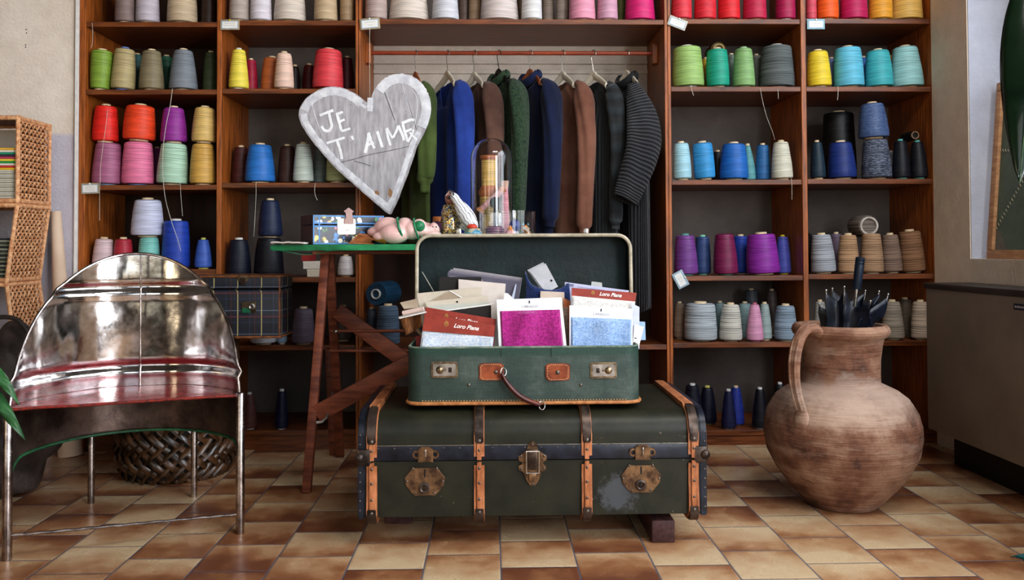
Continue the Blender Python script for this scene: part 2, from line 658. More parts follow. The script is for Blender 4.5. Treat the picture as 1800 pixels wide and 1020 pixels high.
def cone_mesh(t, r0, r1, h, rgb, coarse, core, rgb2, cup=True, ctop=True):
    """yarn wound on a cone; stands on its cardboard core"""
    f0, f1 = 0.006, 0.009
    b = 0.012
    zt = h - (f1 if ctop else 0.002)
    prof = [(r0 * .45, f0 + .004), (r0 * .80, f0), (r0 * .95, f0 + b * .28), (r0 * .995, f0 + b)]
    for k in range(1, 8):
        u = k / 8
        prof.append((r0 + (r1 - r0) * u + 0.0016 * math.sin(PI * u), f0 + b + (zt - b * 2) * u))
    prof += [(r1 * 1.01, zt - b * .9), (r1 * .96, zt - b * .28), (r1 * .84, zt), (r1 * .45, zt + .001)]
    ph = random.random() * 9

    def fn(r, z, a):
        return r * (1 + .008 * math.sin(3 * a + ph + z * 30) + .006 * math.sin(17 * z * 60 + 2 * a)), z
    MB().lathe(prof, 40, fn=fn).build('yarn_winding', yarn_mat(rgb, coarse, rgb2), t, world=False)
    c0, c1 = r0 * .58, max(r1 * .42, .009)
    ci = 0.7
    hh = h if ctop else zt - .004
    MB().lathe([(c0, 0), (c0, .004), (c1, hh - .001), (c1 * .97, hh), (c1 * ci, hh), (c1 * ci, hh - .03), (c0 * .85, .0005)], 28, cap0=True, cap1=True, closed=False).build('cone_core', core, t, world=False)


def cone(bay, row, x0, x1, t0, t1, ytop, cname, rgb, back=0.0, coarse=False, core=None, rgb2=None, tilt=0.0, on=None, where=None, lift=0.0, ctop=True, pos=None, grp=None):
    z0 = SZ[bay][row] if on is None else CONES[on][1]
    z0 += lift + .0006
    cx = (x0 + x1) / 2
    Y = YF
    for _ in range(3):
        r0 = (x1 - x0) / 2 * Y / FPX * .96
        Y = YF + r0 * 0.97 + 0.004 + back
        if on is not None:
            Y = max(Y, CONES[on][2])
    p = at(cx, 437, Y)
    h = at((t0 + t1) / 2, ytop, Y).z - z0
    r1 = (t1 - t0) / 2 * Y / FPX * .96
    h = max(h, 0.05)
    sh_ = ((t0 + t1) / 2 - cx) * Y / FPX
    if abs(sh_) / h <= .02:
        sh_ = 0.0
    lo_, hi_ = max(r0, r1 - sh_) + .0025, max(r0, r1 + sh_) + .0025
    p.x = min(max(p.x, BX[bay][0] + lo_), BX[bay][1] - hi_)
    lab = '%s yarn cone %s' % (cname, where) if where else '%s yarn cone on the %s of %s' % (cname, ROWN[row], BAYN[bay])
    t = thing('yarn_cone', lab, 'yarn cone', (p.x, Y, z0), grp or 'yarn cones on the %s of %s' % (ROWN[row], BAYN[bay]))
    cone_mesh(t, r0, r1, h, rgb, coarse, core or CORE, rgb2, ctop=ctop)
    lean = math.atan2(((t0 + t1) / 2 - cx) * Y / FPX, h)
    t.rotation_euler = (0, lean if abs(lean) > .02 else 0, random.random() * 0.0)
    if abs(lean) > .02:
        t.location.z += abs(math.sin(lean)) * r0 * .58
    t['_h'] = h
    del t['_h']
    CONES[(bay, row, cname)] = (t, z0 + h, Y, h, p.x, r0, r1)
    return t


def thread(c, pts, Ys, rad=0.0009, m=None):
    """loose yarn end hanging from cone c along pixel points at depths Ys"""
    t = CONES[c][0]
    P = [at(x, y, Ys if isinstance(Ys, (int, float)) else Ys[i]) for i, (x, y) in enumerate(pts)]
    mw = Matrix.Translation(t.location) @ t.rotation_euler.to_matrix().to_4x4()
    inv = mw.inverted()
    MB().tube([inv @ p for p in spline(P, 6)], rad, 6).build('loose_end', m or THREAD, t, world=False)


BB = 0.15
# --- top shelf
cone('A', 0, 200, 236, 204, 232, -52, 'mauve brown', (128, 108, 104))
cone('A', 0, 236.5, 278, 241, 274, -50, 'silver lilac', (186, 176, 186))
cone('A', 0, 292, 345, 298, 339, -52, 'beige', (192, 170, 140))
cone('A', 0, 352, 379, 355, 376, -40, 'dark brown', (60, 36, 26), back=.06)
cone('B', 0, 401, 438, 406, 433, -52, 'greyish taupe', (170, 156, 146))
cone('B', 0, 438.5, 477, 443, 473, -52, 'pale lilac white', (214, 206, 214))
cone('B', 0, 480, 538, 488, 530, -55, 'creamy white', (212, 198, 184))
cone('B', 0, 551, 594, 556, 589, -52, 'light tan', (190, 164, 130))
cone('B', 0, 597, 623, 600, 621, -48, 'brown tan', (160, 132, 100), back=.02)
cone('C', 0, 641, 682, 646, 678, -50, 'mauve taupe', (178, 156, 150))
cone('C', 0, 683, 756, 693, 746, -55, 'large cream', (218, 204, 192))
cone('C', 0, 759, 809, 767, 801, -52, 'pale grey white', (206, 206, 214))
cone('C', 0, 806, 829, 809, 826, -35, 'dark taupe', (104, 84, 76), back=BB)
cone('C', 0, 824, 850, 827, 847, -38, 'brown beige', (150, 124, 98), back=.11)
cone('C', 0, 844, 915, 853, 906, -55, 'pale lilac beige', (210, 196, 192))
cone('C', 0, 910, 926, 912, 924, -36, 'dull brown', (120, 98, 76), back=BB)
cone('C', 0, 917.5, 956, 923, 951, -52, 'white', (220, 218, 218))
cone('C', 0, 954, 977, 957, 974, -40, 'grey taupe', (142, 124, 110), back=BB)
cone('C', 0, 979, 1004, 982, 1001, -42, 'mink grey', (152, 138, 128), back=.10)
cone('C', 0, 1001, 1051, 1008, 1045, -52, 'candy pink', (226, 148, 172))
cone('C', 0, 1051.5, 1090, 1057, 1084, -52, 'mauve pink', (200, 150, 172))
cone('C', 0, 1084, 1104, 1087, 1101, -36, 'olive', (112, 120, 60), back=BB)
cone('C', 0, 1100, 1156, 1108, 1148, -52, 'magenta', (206, 30, 108))
cone('D', 0, 1182.5, 1221, 1187, 1216, -50, 'coral red', (216, 52, 66))
cone('D', 0, 1223, 1264, 1228, 1260, -50, 'cherry red', (212, 38, 52))
cone('D', 0, 1265, 1306, 1270, 1302, -52, 'bright red', (222, 34, 44))
cone('D', 0, 1309, 1353, 1315, 1348, -52, 'crimson', (190, 34, 70))
cone('D', 0, 1367, 1404, 1371, 1400, -48, 'dark raspberry', (166, 24, 74), core=COREW)
cone('E', 0, 1421.5, 1441, 1424, 1438, -45, 'rose', (206, 74, 92), back=.02)
cone('E', 0, 1440, 1480, 1445, 1476, -50, 'orange red', (242, 92, 26))
cone('E', 0, 1480.5, 1531, 1487, 1525, -50, 'cerise', (190, 26, 88))
cone('E', 0, 1532, 1575, 1537, 1570, -50, 'golden orange', (236, 164, 52))
cone('E', 0, 1576, 1634, 1584, 1627, -52, 'pale gold', (226, 180, 92))
# --- second shelf
cone('A', 1, 155, 189, 157, 194, 87, 'lime green', (126, 158, 52))
cone('A', 1, 193, 235, 201, 235, 84, 'khaki', (176, 158, 112), core=flat((90, 112, 170), .6, tag='core'))
cone('A', 1, 243, 287, 250, 282, 87, 'olive brown', (128, 116, 88), core=CORE)
cone('A', 1, 296, 346, 303, 336, 86, 'steel grey', (120, 126, 134))
cone('A', 1, 355, 384, 359, 380, 90, 'dark olive', (56, 68, 36), back=.07, where='beside the divider on the second shelf of the far left bay')
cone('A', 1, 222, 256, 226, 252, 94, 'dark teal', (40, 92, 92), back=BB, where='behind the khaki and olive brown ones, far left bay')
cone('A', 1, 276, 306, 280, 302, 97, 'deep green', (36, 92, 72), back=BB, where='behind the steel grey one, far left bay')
cone('B', 1, 401, 437, 408, 431, 85, 'lemon yellow', (232, 212, 74), core=COREW)
cone('B', 1, 428, 453, 431, 449, 103, 'dark crimson', (160, 20, 52), back=.10)
cone('B', 1, 457, 491, 463, 493, 100, 'burnt orange', (178, 92, 44), back=.07)
cone('B', 1, 481, 517, 487, 513, 91, 'pale peach', (226, 190, 172))
cone('B', 1, 548, 604, 555, 601, 86, 'coral', (214, 60, 68))
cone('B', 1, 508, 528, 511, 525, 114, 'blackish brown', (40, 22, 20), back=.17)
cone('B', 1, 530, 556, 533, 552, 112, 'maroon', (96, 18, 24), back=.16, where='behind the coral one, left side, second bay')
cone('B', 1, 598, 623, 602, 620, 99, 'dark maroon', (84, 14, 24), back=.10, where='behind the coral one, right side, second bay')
cone('D', 1, 1183.5, 1242, 1185, 1235, 81, 'pale green', (150, 184, 104), core=COREW)
cone('D', 1, 1244, 1286, 1245, 1282, 85, 'emerald green', (24, 156, 128))
cone('D', 1, 1290, 1331, 1294, 1325, 83, 'sage green', (132, 174, 110), core=flat((150, 180, 140), .7, tag='core'))
cone('D', 1, 1337, 1401, 1341, 1394, 79, 'large charcoal grey', (92, 98, 98), core=COREW, coarse=True)
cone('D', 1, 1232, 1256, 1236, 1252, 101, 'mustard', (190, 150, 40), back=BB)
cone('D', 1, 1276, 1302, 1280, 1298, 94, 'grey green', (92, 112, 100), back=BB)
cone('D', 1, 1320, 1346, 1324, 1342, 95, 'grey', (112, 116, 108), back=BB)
cone('E', 1, 1422, 1466, 1424, 1459, 88, 'bright yellow', (232, 202, 48))
cone('E', 1, 1469, 1524, 1471, 1517, 82, 'sky blue', (96, 188, 216), core=CORE)
cone('E', 1, 1525, 1575, 1528, 1567, 87, 'turquoise', (66, 178, 186))
cone('E', 1, 1583, 1641, 1587, 1630, 81, 'pale aqua', (152, 206, 206), core=CORE)
cone('E', 1, 1453, 1478, 1456, 1475, 101, 'periwinkle', (120, 146, 206), back=BB)
cone('E', 1, 1510, 1534, 1513, 1531, 99, 'cobalt', (40, 112, 196), back=BB)
cone('E', 1, 1564, 1590, 1567, 1587, 94, 'amber', (204, 132, 40), back=BB)
# --- third shelf
cone('A', 2, 149.5, 202, 157, 199, 252, 'dusky mauve', (164, 94, 128), core=flat((120, 150, 180), .6, tag='core'), ctop=False)
cone('A', 2, 214, 270, 219, 266, 250, 'rose pink', (226, 116, 154), core=flat((90, 120, 170), .6, tag='core'), ctop=False)
cone('A', 2, 275, 330, 283, 327, 253, 'mint', (170, 206, 180), ctop=False)
cone('A', 2, 333, 380, 339, 376, 253, 'dark gold', (204, 158, 74), ctop=False)
cone('A', 2, 157, 202, 163, 199, 184, 'scarlet', (228, 36, 26), on=('A', 2, 'dusky mauve'), where='stacked on the dusky mauve one, far left bay')
cone('A', 2, 215, 271, 222, 270, 184, 'flame orange', (232, 66, 26), on=('A', 2, 'rose pink'), where='stacked on the rose pink one, far left bay')
cone('A', 2, 281, 328, 287, 322, 187, 'violet', (142, 42, 142), on=('A', 2, 'mint'), where='stacked on the mint one, far left bay')
cone('A', 2, 336, 379, 342, 377, 187, 'light gold', (214, 178, 104), on=('A', 2, 'dark gold'), where='stacked on the dark gold one, far left bay')
cone('A', 2, 262, 288, 266, 284, 258, 'plum', (120, 30, 96), back=BB)
cone('B', 2, 430, 484, 437, 477, 252, 'bright blue', (38, 112, 194))
cone('B', 2, 404, 438, 409, 433, 256, 'dark maroon', (84, 30, 28), back=.09)
cone('B', 2, 488, 522, 493, 518, 254, 'chocolate brown', (74, 42, 32), back=.08)
cone('B', 2, 514.5, 552, 521, 547, 250, 'silver green', (196, 206, 196))
cone('B', 2, 549, 576, 553, 572, 255, 'slate green', (104, 114, 108), back=.08)
cone('B', 2, 572, 614, 577, 609, 252, 'pale olive', (168, 172, 120))
cone('D', 2, 1184, 1218, 1185, 1212, 249, 'ice blue', (160, 206, 220))
cone('D', 2, 1222, 1260, 1218, 1253, 249, 'azure', (52, 146, 208))
cone('D', 2, 1265, 1318, 1270, 1311, 250, 'royal blue', (28, 100, 184))
cone('D', 2, 1308, 1332, 1310, 1321, 253, 'sea green', (90, 156, 160), back=.09)
cone('D', 2, 1329, 1356, 1331, 1352, 252, 'mid blue', (40, 100, 156), back=.07)
cone('D', 2, 1357, 1396, 1361, 1388, 247, 'cream', (210, 206, 186))
cone('D', 2, 1250, 1276, 1254, 1272, 264, 'blackish blue', (18, 20, 34), back=BB)
cone('E', 2, 1426, 1454, 1429, 1447, 247, 'dark petrol', (22, 52, 70))
cone('E', 2, 1456, 1508, 1460, 1499, 248, 'navy blue', (26, 52, 130))
cone('E', 2, 1516, 1570, 1520, 1562, 246, 'speckled grey blue', (112, 120, 138), rgb2=(56, 62, 78), ctop=False, coarse=True)
cone('E', 2, 1511, 1566, 1516, 1556, 180, 'denim blue', (84, 108, 152), on=('E', 2, 'speckled grey blue'), rgb2=(60, 80, 122), where='on top of the speckled grey blue one, far right bay')
cone('E', 2, 1571, 1603, 1574, 1596, 245, 'blackish navy', (20, 24, 40), core=flat((80, 160, 150), .6, tag='core'))
cone('E', 2, 1609, 1641, 1612, 1633, 247, 'midnight', (22, 24, 38), core=flat((80, 160, 150), .6, tag='core'))
cone('E', 2, 1445, 1508, 1450, 1503, 196, 'very tall black', (10, 10, 12), back=.14, where='behind the navy blue one, far right bay')
# --- fourth shelf
cone('A', 3, 163, 200, 168, 198, 417, 'pinkish white', (214, 186, 190))
cone('A', 3, 200.5, 233, 203, 231, 417, 'wine red', (168, 36, 54))
cone('A', 3, 243, 281, 246, 278, 417, 'seafoam', (120, 192, 182), ctop=False)
cone('A', 3, 285, 334, 288, 330, 385, 'tall royal blue', (28, 62, 168), core=COREW)
cone('A', 3, 342, 373, 347, 366, 418, 'slim cornflower blue', (58, 92, 180), core=flat((190, 190, 90), .6, tag='core'))
cone('A', 3, 231, 288, 236, 281, 348, 'large lilac white', (196, 198, 222), on=('A', 3, 'seafoam'), where='perched on the seafoam one, far left bay')
cone('B', 3, 398, 442, 404, 436, 418, 'ink blue', (16, 28, 56), core=COREW)
cone('B', 3, 446, 500, 452, 494, 418, 'black navy', (12, 18, 40), ctop=False)
cone('B', 3, 453, 497, 459, 490, 349, 'dark navy', (28, 44, 84), on=('B', 3, 'black navy'), where='stacked on the black navy one, second bay')
cone('B', 3, 593, 623, 597, 619, 447, 'small white', (214, 208, 210), where='under the green board, second bay')
cone('D', 3, 1184, 1228, 1187, 1221, 411, 'aubergine purple', (112, 58, 134), core=flat((80, 140, 130), .6, tag='core'))
cone('D', 3, 1220, 1250, 1223, 1247, 413, 'slate blue', (46, 68, 120), back=.09, core=flat((120, 190, 160), .6, tag='core'))
cone('D', 3, 1253, 1298, 1257, 1290, 411, 'burgundy', (118, 24, 72), core=flat((80, 120, 100), .6, tag='core'), ctop=False)
cone('D', 3, 1286, 1318, 1289, 1314, 412, 'ultramarine', (34, 66, 168), back=.16)
cone('D', 3, 1311, 1372, 1313, 1362, 409, 'large bright purple', (136, 40, 152), core=CORE)
cone('D', 3, 1364, 1391, 1366, 1385, 413, 'blue violet', (72, 78, 168), back=.10, core=flat((190, 170, 40), .6, tag='core'))
cone('E', 3, 1425, 1470, 1427, 1460, 410, 'pale grey wool', (164, 168, 176), coarse=True)
cone('E', 3, 1456, 1484, 1460, 1480, 408, 'dusty purple', (104, 88, 106), back=BB)
cone('E', 3, 1472, 1510, 1477, 1506, 410, 'caramel', (176, 138, 104), coarse=True)
cone('E', 3, 1511, 1553, 1515, 1547, 410, 'biscuit brown', (168, 134, 104), coarse=True, ctop=False)
cone('E', 3, 1550, 1586, 1550, 1578, 410, 'taupe brown', (134, 110, 96), coarse=True, back=.02)
cone('E', 3, 1584, 1628, 1581, 1618, 404, 'chestnut', (138, 100, 72), coarse=True, back=.02)
# --- fifth shelf
cone('D', 4, 1182.5, 1204, 1184, 1200, 530, 'tan', (150, 128, 108), back=.14)
cone('D', 4, 1200, 1260, 1204, 1257, 530, 'wide pale grey', (176, 184, 190), coarse=True)
cone('D', 4, 1252, 1276, 1255, 1273, 529, 'grey teal', (110, 136, 138), back=.11)
cone('D', 4, 1262, 1304, 1267, 1298, 532, 'ivory', (206, 202, 190), coarse=True)
cone('D', 4, 1294, 1322, 1297, 1318, 530, 'dusty aqua', (130, 156, 158), back=.1)
cone('D', 4, 1310, 1341, 1316, 1333, 532, 'slim pink', (216, 150, 182), core=flat((170, 90, 110), .6, tag='core'))
cone('D', 4, 1333, 1356, 1335, 1350, 531, 'pale celadon', (150, 166, 164), back=.05)
cone('D', 4, 1359, 1400, 1363, 1395, 534, 'dove blue', (136, 154, 170), coarse=True)
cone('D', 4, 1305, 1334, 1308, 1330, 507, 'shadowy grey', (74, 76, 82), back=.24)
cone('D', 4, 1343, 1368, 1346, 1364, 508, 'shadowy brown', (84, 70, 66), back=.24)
cone('E', 4, 1548, 1588, 1553, 1580, 527, 'greige', (158, 146, 130), coarse=True)
cone('E', 4, 1574, 1604, 1577, 1600, 523, 'drab brown', (96, 82, 66), back=.13)
cone('E', 4, 1604, 1638, 1608, 1634, 527, 'natural beige', (196, 176, 156), coarse=True)
cone('E', 4, 1428, 1452, 1431, 1448, 527, 'stone', (150, 150, 144), back=.03)
cone('B', 4, 513, 554, 518, 550, 539, 'dull lilac', (112, 98, 116), where='right of the tartan case, second bay')
cone('B', 4, 440, 488, 444, 484, 560, 'broad white', (214, 216, 224), where='under the tartan case, second bay')
cone('B', 4, 487, 505, 489, 502, 560, 'pale blue', (150, 176, 206), where='under the tartan case corner, second bay', back=.03)
cone('B', 4, 586, 620, 590, 616, 536, 'murky brown', (84, 66, 54), back=.12)
cone('C', 4, 660, 704, 665, 700, 534, 'steel blue', (96, 116, 138), where='right of the green board braces, clothes bay', coarse=True)
cone('C', 4, 640, 664, 643, 660, 540, 'dim slate', (52, 62, 76), back=.08)
# --- bottom shelf, in the dark
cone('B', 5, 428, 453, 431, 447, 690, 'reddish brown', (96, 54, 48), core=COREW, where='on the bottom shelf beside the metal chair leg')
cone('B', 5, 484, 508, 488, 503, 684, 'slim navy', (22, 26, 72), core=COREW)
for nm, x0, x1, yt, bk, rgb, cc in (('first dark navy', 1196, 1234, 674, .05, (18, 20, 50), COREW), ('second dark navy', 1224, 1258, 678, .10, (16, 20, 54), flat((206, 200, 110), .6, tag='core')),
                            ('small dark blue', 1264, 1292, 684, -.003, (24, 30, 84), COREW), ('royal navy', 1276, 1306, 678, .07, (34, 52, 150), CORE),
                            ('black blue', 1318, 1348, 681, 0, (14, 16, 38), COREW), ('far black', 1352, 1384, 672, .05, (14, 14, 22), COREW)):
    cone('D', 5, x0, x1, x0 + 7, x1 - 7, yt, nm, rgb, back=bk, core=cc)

# loose ends
thread(('A', 2, 'scarlet'), [(189, 182), (187, 215), (182, 250), (177, 290), (176, 322), (175, 345), (175, 388)], [YF + .05, YF - .012, YF - .02, YF - .022, YF - .022, YF - .02, YF - .02])
thread(('A', 1, 'olive brown'), [(303, 156), (299, 186), (292, 220), (287, 260), (286, 300), (290, 345), (300, 385), (312, 420), (318, 441)], YF - .02, .0012)
thread(('A', 2, 'mint'), [(317, 321), (318, 345), (321, 380)], YF - .006)
thread(('A', 0, 'mauve brown'), [(162, 40), (163, 60), (162, 78), (160, 84)], YF - .004)
thread(('B', 2, 'bright blue'), [(450, 320), (450, 345), (448, 385), (446, 416)], YF - .006)
thread(('B', 2, 'silver green'), [(554, 322), (553, 336), (555, 346), (558, 352)], YF - .006, .0012)
thread(('D', 1, 'pale green'), [(1214, 150), (1216, 158), (1219, 168)], YF - .006, .0012)
thread(('D', 2, 'cream'), [(1336, 155), (1341, 180), (1348, 206), (1358, 232), (1362, 246)], [YF - .004, YF - .004, YF + .0, YF + .03, YF + .06], .0010)
thread(('D', 1, 'large charcoal grey'), [(1367, 157), (1368, 166), (1368, 174)], YF - .004, .0010)
thread(('E', 1, 'sky blue'), [(1473, 152), (1473, 165), (1472, 176)], YF - .006, .0012)
thread(('D', 2, 'cream'), [(1391, 314), (1392, 330), (1392, 351)], YF - .006, .0009)

# cones lying on their side, end towards the viewer


def lying(bay, row, cx, cy, rad, rin, length, back, lab, rgb, core, tip=0.0, coarse=False, thick=None):
    Y = YF + back
    p = at(cx, cy, Y)
    k = Y / FPX
    t = thing('yarn_cone', lab, 'yarn cone', (p.x, Y, p.z), 'yarn cones lying on their side')
    r, ri = rad * k, rin * k
    M = Matrix.Rotation(-PI / 2, 4, 'X') @ Matrix.Identity(4)
    M = Matrix.Rotation(tip, 4, 'Z') @ M
    MB().lathe([(ri * 1.05, .004), (r * .93, .0), (r, .012), (r * 1.04, length * .9), (r * .9, length)], 36, M=M).build('yarn_winding', yarn_mat(rgb, coarse), t, world=False)
    MB().lathe([(ri, -.006), (ri * 1.25, -.006), (ri * 1.25, length + .004), (ri, length + .004)], 30, M=M, closed=True, cap0=False, cap1=False).build('cone_core', core, t, world=False)
    return t


lying('E', 3, 1527, 397, 19, 13, .12, .05, 'grey yarn cone lying end-on upon the biscuit brown one', (120, 110, 102), mat('core_grey', (170, 160, 150), (200, 192, 182), rough=.8, scale=40), coarse=True)
lying('D', 1, 1263, 87, 14, 8, .11, .16, 'mustard brown yarn cone lying behind the emerald green one', (110, 84, 30), flat((198, 168, 110), .7, tag='core'))
lying('C', 4, 661, 517, 21, 7, .15, .06, 'petrol blue yarn cone lying end-on upon the steel blue one', (20, 66, 96), COREW, tip=-.35)
lying('E', 2, 1608, 238, 8.5, 5.5, .1, .06, 'tiny dark yarn tube lying across the midnight one', (20, 18, 18), flat((150, 120, 90), .7, tag='core'))
# crumpled clear wrapping beside the speckled cone
t = thing('plastic_wrap', 'crumpled clear plastic bag between speckled and blackish navy cones', 'plastic bag', (at(1568, 312, YF + .12).x, YF + .12, SZ['E'][2]))
g = NT('clear_plastic')
g.set(Roughness=.15)
g.b.inputs['Transmission Weight'].default_value = .7
g.b.inputs['Base Color'].default_value = (.8, .82, .85, 1)
bm_ = MB().ball((0, 0, .065), .065, (.35, .5, 1.0))
for v in bm_.bm.verts:
    v.co += V((0, 0, .004)) + V((noise.noise(v.co * 40), noise.noise(v.co * 40 + V((9, 0, 0))), noise.noise(v.co * 30 + V((0, 9, 0))))) * .014
for v in bm_.bm.verts:
    v.co.z = max(.001, v.co.z)
bm_.build('bag_film', g.m, t, world=False, angle=10)
t = thing('yarn_cone', 'black yarn cone behind the pale grey wool, fourth shelf far right', 'yarn cone', (at(1434, 437, YF + .2).x, YF + .2, SZ['E'][3] + .0006), 'yarn cones on the fourth shelf of the far right bay')
t.location.x = BX['E'][0] + .053
cone_mesh(t, .05, .035, .185, (12, 12, 14), False, BLACKM, None)

# pinned shelf tags
TAGF = mat('tag_board', (150, 128, 98), (176, 154, 122), rough=.8, scale=20)
TAGB = flat((150, 176, 196), .7, tag='tag_blue')


def shelf_tag(pts, lab, border, pin, lines):
    q = [at(x, y, YF - .006) for x, y in pts]
    c = sum(q, V()) / 4
    M = frame(c, q[1] - q[0], q[0] - q[3])
    w = (q[1] - q[0]).length
    h = (q[0] - q[3]).length
    t = thing('shelf_tag', lab, 'tag', c, 'price tags pinned to the shelving')
    MB().box((0, 0, -.001), (w, h, .003), M, .0006).build('backing', border, t)
    MB().box((0, -.001, .0009), (w * .86, h * .76, .0008), M).build('inner_border', TAGB, t, smooth=False)
    MB().box((0, -.001, .0014), (w * .78, h * .62, .0008), M).build('paper', WHITEP, t, smooth=False)
    mb = MB()
    for (lx, ly, lw) in lines:
        n = int(lw * 16)
        pp = [M @ V(((lx + (i / n - .5) * lw) * w, ly * h + random.uniform(-.022, .022) * h, .0021)) for i in range(n + 1)]
        mb.tube(pp, .00035, 5)
    mb.build('handwriting', INK, t)
    MB().ball(M @ V((0, h * .42, .003)), .0042, (1, .8, 1)).build('push_pin', pin, t)
    return t


PINY = flat((226, 196, 50), .3, tag='pin')
PINW = flat((232, 228, 220), .3, tag='pin')
two = [(0, .12, .55), (.0, -.1, .6)]
shelf_tag([(388, 34), (422, 34), (420, 53), (386, 52)], 'paper tag with yellow pin under creamy cones, second bay', TAGF, PINY, two)
shelf_tag([(632, 33), (667, 30), (668, 50), (634, 53)], 'paper tag pinned above the white wooden heart', TAGF, PINW, [(0, .12, .55), (0, -.12, .25)])
shelf_tag([(1179, 26), (1210, 38), (1203, 55), (1172, 42)], 'tilted paper tag under the red cones', flat((196, 190, 176), .7, tag='tag_pale'), PINW, [(0, .12, .5), (0, -.12, .3)])
shelf_tag([(1419, 33), (1450, 33), (1450, 52), (1418, 51)], 'pale blue paper tag under the orange red cone', flat((140, 180, 190), .7, tag='tag_pale'), PINW, [(0, .08, .5), (0, -.12, .2)])
shelf_tag([(143, 322), (175, 321), (174, 341), (141, 341)], 'paper tag on the far left post beneath the mauve cone', TAGF, PINW, [(0, .16, .4), (0, 0, .5), (0, -.16, .5)])
shelf_tag([(1198, 473), (1212, 499), (1195, 511), (1180, 483)], 'steeply tilted blue paper tag under the aubergine cone', flat((150, 170, 180), .7, tag='tag_pale'), PINW, [(0, .1, .4), (0, -.1, .3)])
# ------------------------------------------------------------------ cabin trunk
TRK = mat('trunk_canvas', (34, 35, 26), (50, 50, 38), rough=0.42, scale=14, bump=0.25, bscale=260, detail=8, spec=.45)
nt = TRK.node_tree
TRIM = mat('trunk_black_trim', (14, 16, 24), (34, 38, 50), rough=0.35, scale=30, bump=0.3, bscale=80)
HOOP = mat('bentwood', (136, 78, 46), (192, 122, 80), rough=0.42, scale=10, stretch=(6, 2, 2), bump=0.2, bscale=60)
CAPM = mat('hoop_cap', (40, 34, 32), (86, 72, 64), rough=0.35, metal=.7, scale=30, bump=.2)
RIV = mat('rivet_metal', (70, 62, 58), (120, 110, 102), rough=.35, metal=.8, scale=60, bump=0)
# scuffs: pale scratches of their own shape
t_ = NT('trunk_canvas_scuffed')
f = t_.noise(t_.coords((1, 1, 1)), 14, 8)
base = t_.ramp(f, [(0.35, lin((22, 23, 14))), (0.65, lin((37, 37, 24)))])
sc = t_.noise(t_.coords((9, 9, 30), (.3, .5, .2)), 2.2, 6, .7)
scr = t_.ramp(sc, [(0.66, BW[0]), (0.70, BW[1])])
sp_ = t_.noise(t_.coords((1, 1, 1)), 60, 2, .5)
spk = t_.ramp(sp_, [(0.74, BW[0]), (0.78, BW[1])])
tc_ = t_.n('ShaderNodeTexCoord')
vm = t_.n('ShaderNodeVectorMath', operation='DISTANCE')
t_.l(tc_.outputs['Object'], vm.inputs[0])
TY0, TY1 = 2.40, 2.94
TXL, TXR = at(633, 800, TY0).x, at(1238, 800, TY0).x
TZ0, TZ1, TSE = 0.084, 0.370, 0.239
tO = V(((TXL + TXR) / 2, (TY0 + TY1) / 2, TZ0))
vm.inputs[1].default_value = at(1085, 868, TY0) - tO
rub = t_.ramp(t_.math('ADD', vm.outputs['Value'], t_.math('MULTIPLY', t_.math('SUBTRACT', t_.noise(t_.coords(), 40, 6, .7), .5), .12)), [(0.035, BW[1]), (0.06, BW[0])])
c_ = t_.mix(t_.math('MULTIPLY', rub, .45), base, lin((96, 100, 108)))
c_ = t_.mix(t_.math('MULTIPLY', scr, .35), c_, lin((120, 112, 100)))
c_ = t_.mix(t_.math('MULTIPLY', spk, .5), c_, lin((140, 120, 104)))
t_.l(c_, t_.b.inputs['Base Color'])
t_.set(Roughness=.42)
t_.b.inputs['Specular IOR Level'].default_value = .28
t_.bump(t_.noise(t_.coords(), 300, 3), .25, .001)
TRK = t_.m
trunk = thing('cabin_trunk', 'dark green cabin trunk with bentwood hoops standing on wooden blocks', 'trunk', tO)


def tprof(off, z0, z1, r=0.062, n=8):
    """closed (y,z) profile of the trunk between z0 and z1, grown by off"""
    y0, y1 = TY0 - off, TY1 + off
    pts = [(y0, z0), (y1, z0)]
    if z1 >= TZ1 - .001:
        rr = r + off
        zt = z1 + off
        for k in range(n + 1):
            a = R(90 * k / n)
            pts.append((y1 - rr + rr * math.cos(a), zt - rr + rr * math.sin(a)))
        for k in range(n + 1):
            a = R(90 + 90 * k / n)
            pts.append((y0 + rr + rr * math.cos(a), zt - rr + rr * math.sin(a)))
    else:
        pts += [(y1, z1), (y0, z1)]
    return pts


MX = Matrix(((0, 0, 1, 0), (1, 0, 0, 0), (0, 1, 0, 0), (0, 0, 0, 1)))     # local x->Y, y->Z, z->X
MB().prism(tprof(0, TZ0, TSE - .002), TXL, TXR, MX, .004).build('trunk_body', TRK, trunk, angle=40)
MB().prism(tprof(0, TSE, TZ1), TXL, TXR, MX, .004).build('trunk_lid', TRK, trunk, angle=40)
mb = MB()
mb.box2((TXL + .02, TY0 - .0035, TSE + .001), (TXR - .02, TY0 + .01, TSE + .041), .0015)
sb = mb.build('seam_band', TRIM, trunk)
RIVME = None


def rivet(p, parent, nrm=(0, -1, 0), r=.0042, m=RIV):
    global RIVME
    if RIVME is None:
        o = MB().ball((0, 0, 0), 1, (1, 1, .55), None, 10, 7).build('rivet', RIV, None)
        RIVME = o.data
        bpy.data.objects.remove(o)
    o = bpy.data.objects.new('rivet', RIVME)
    COL.objects.link(o)
    o.parent = parent
    o.location = V(p) - ORG[parent.name]
    o.scale = (r, r, r)
    o.rotation_euler = V(nrm).to_track_quat('Z', 'Y').to_euler()
    return o


mb = MB().tube([(TXL + .03, TY0 - .003, TSE + .0425), (TXR - .03, TY0 - .003, TSE + .0425)], .0014, 6)
mb.build('seam_edge', STEEL, trunk)
for i in range(20):
    x = TXL + .05 + i * (TXR - TXL - .1) / 19
    rivet((x, TY0 - .0035, TSE + .035), sb, r=.0022)


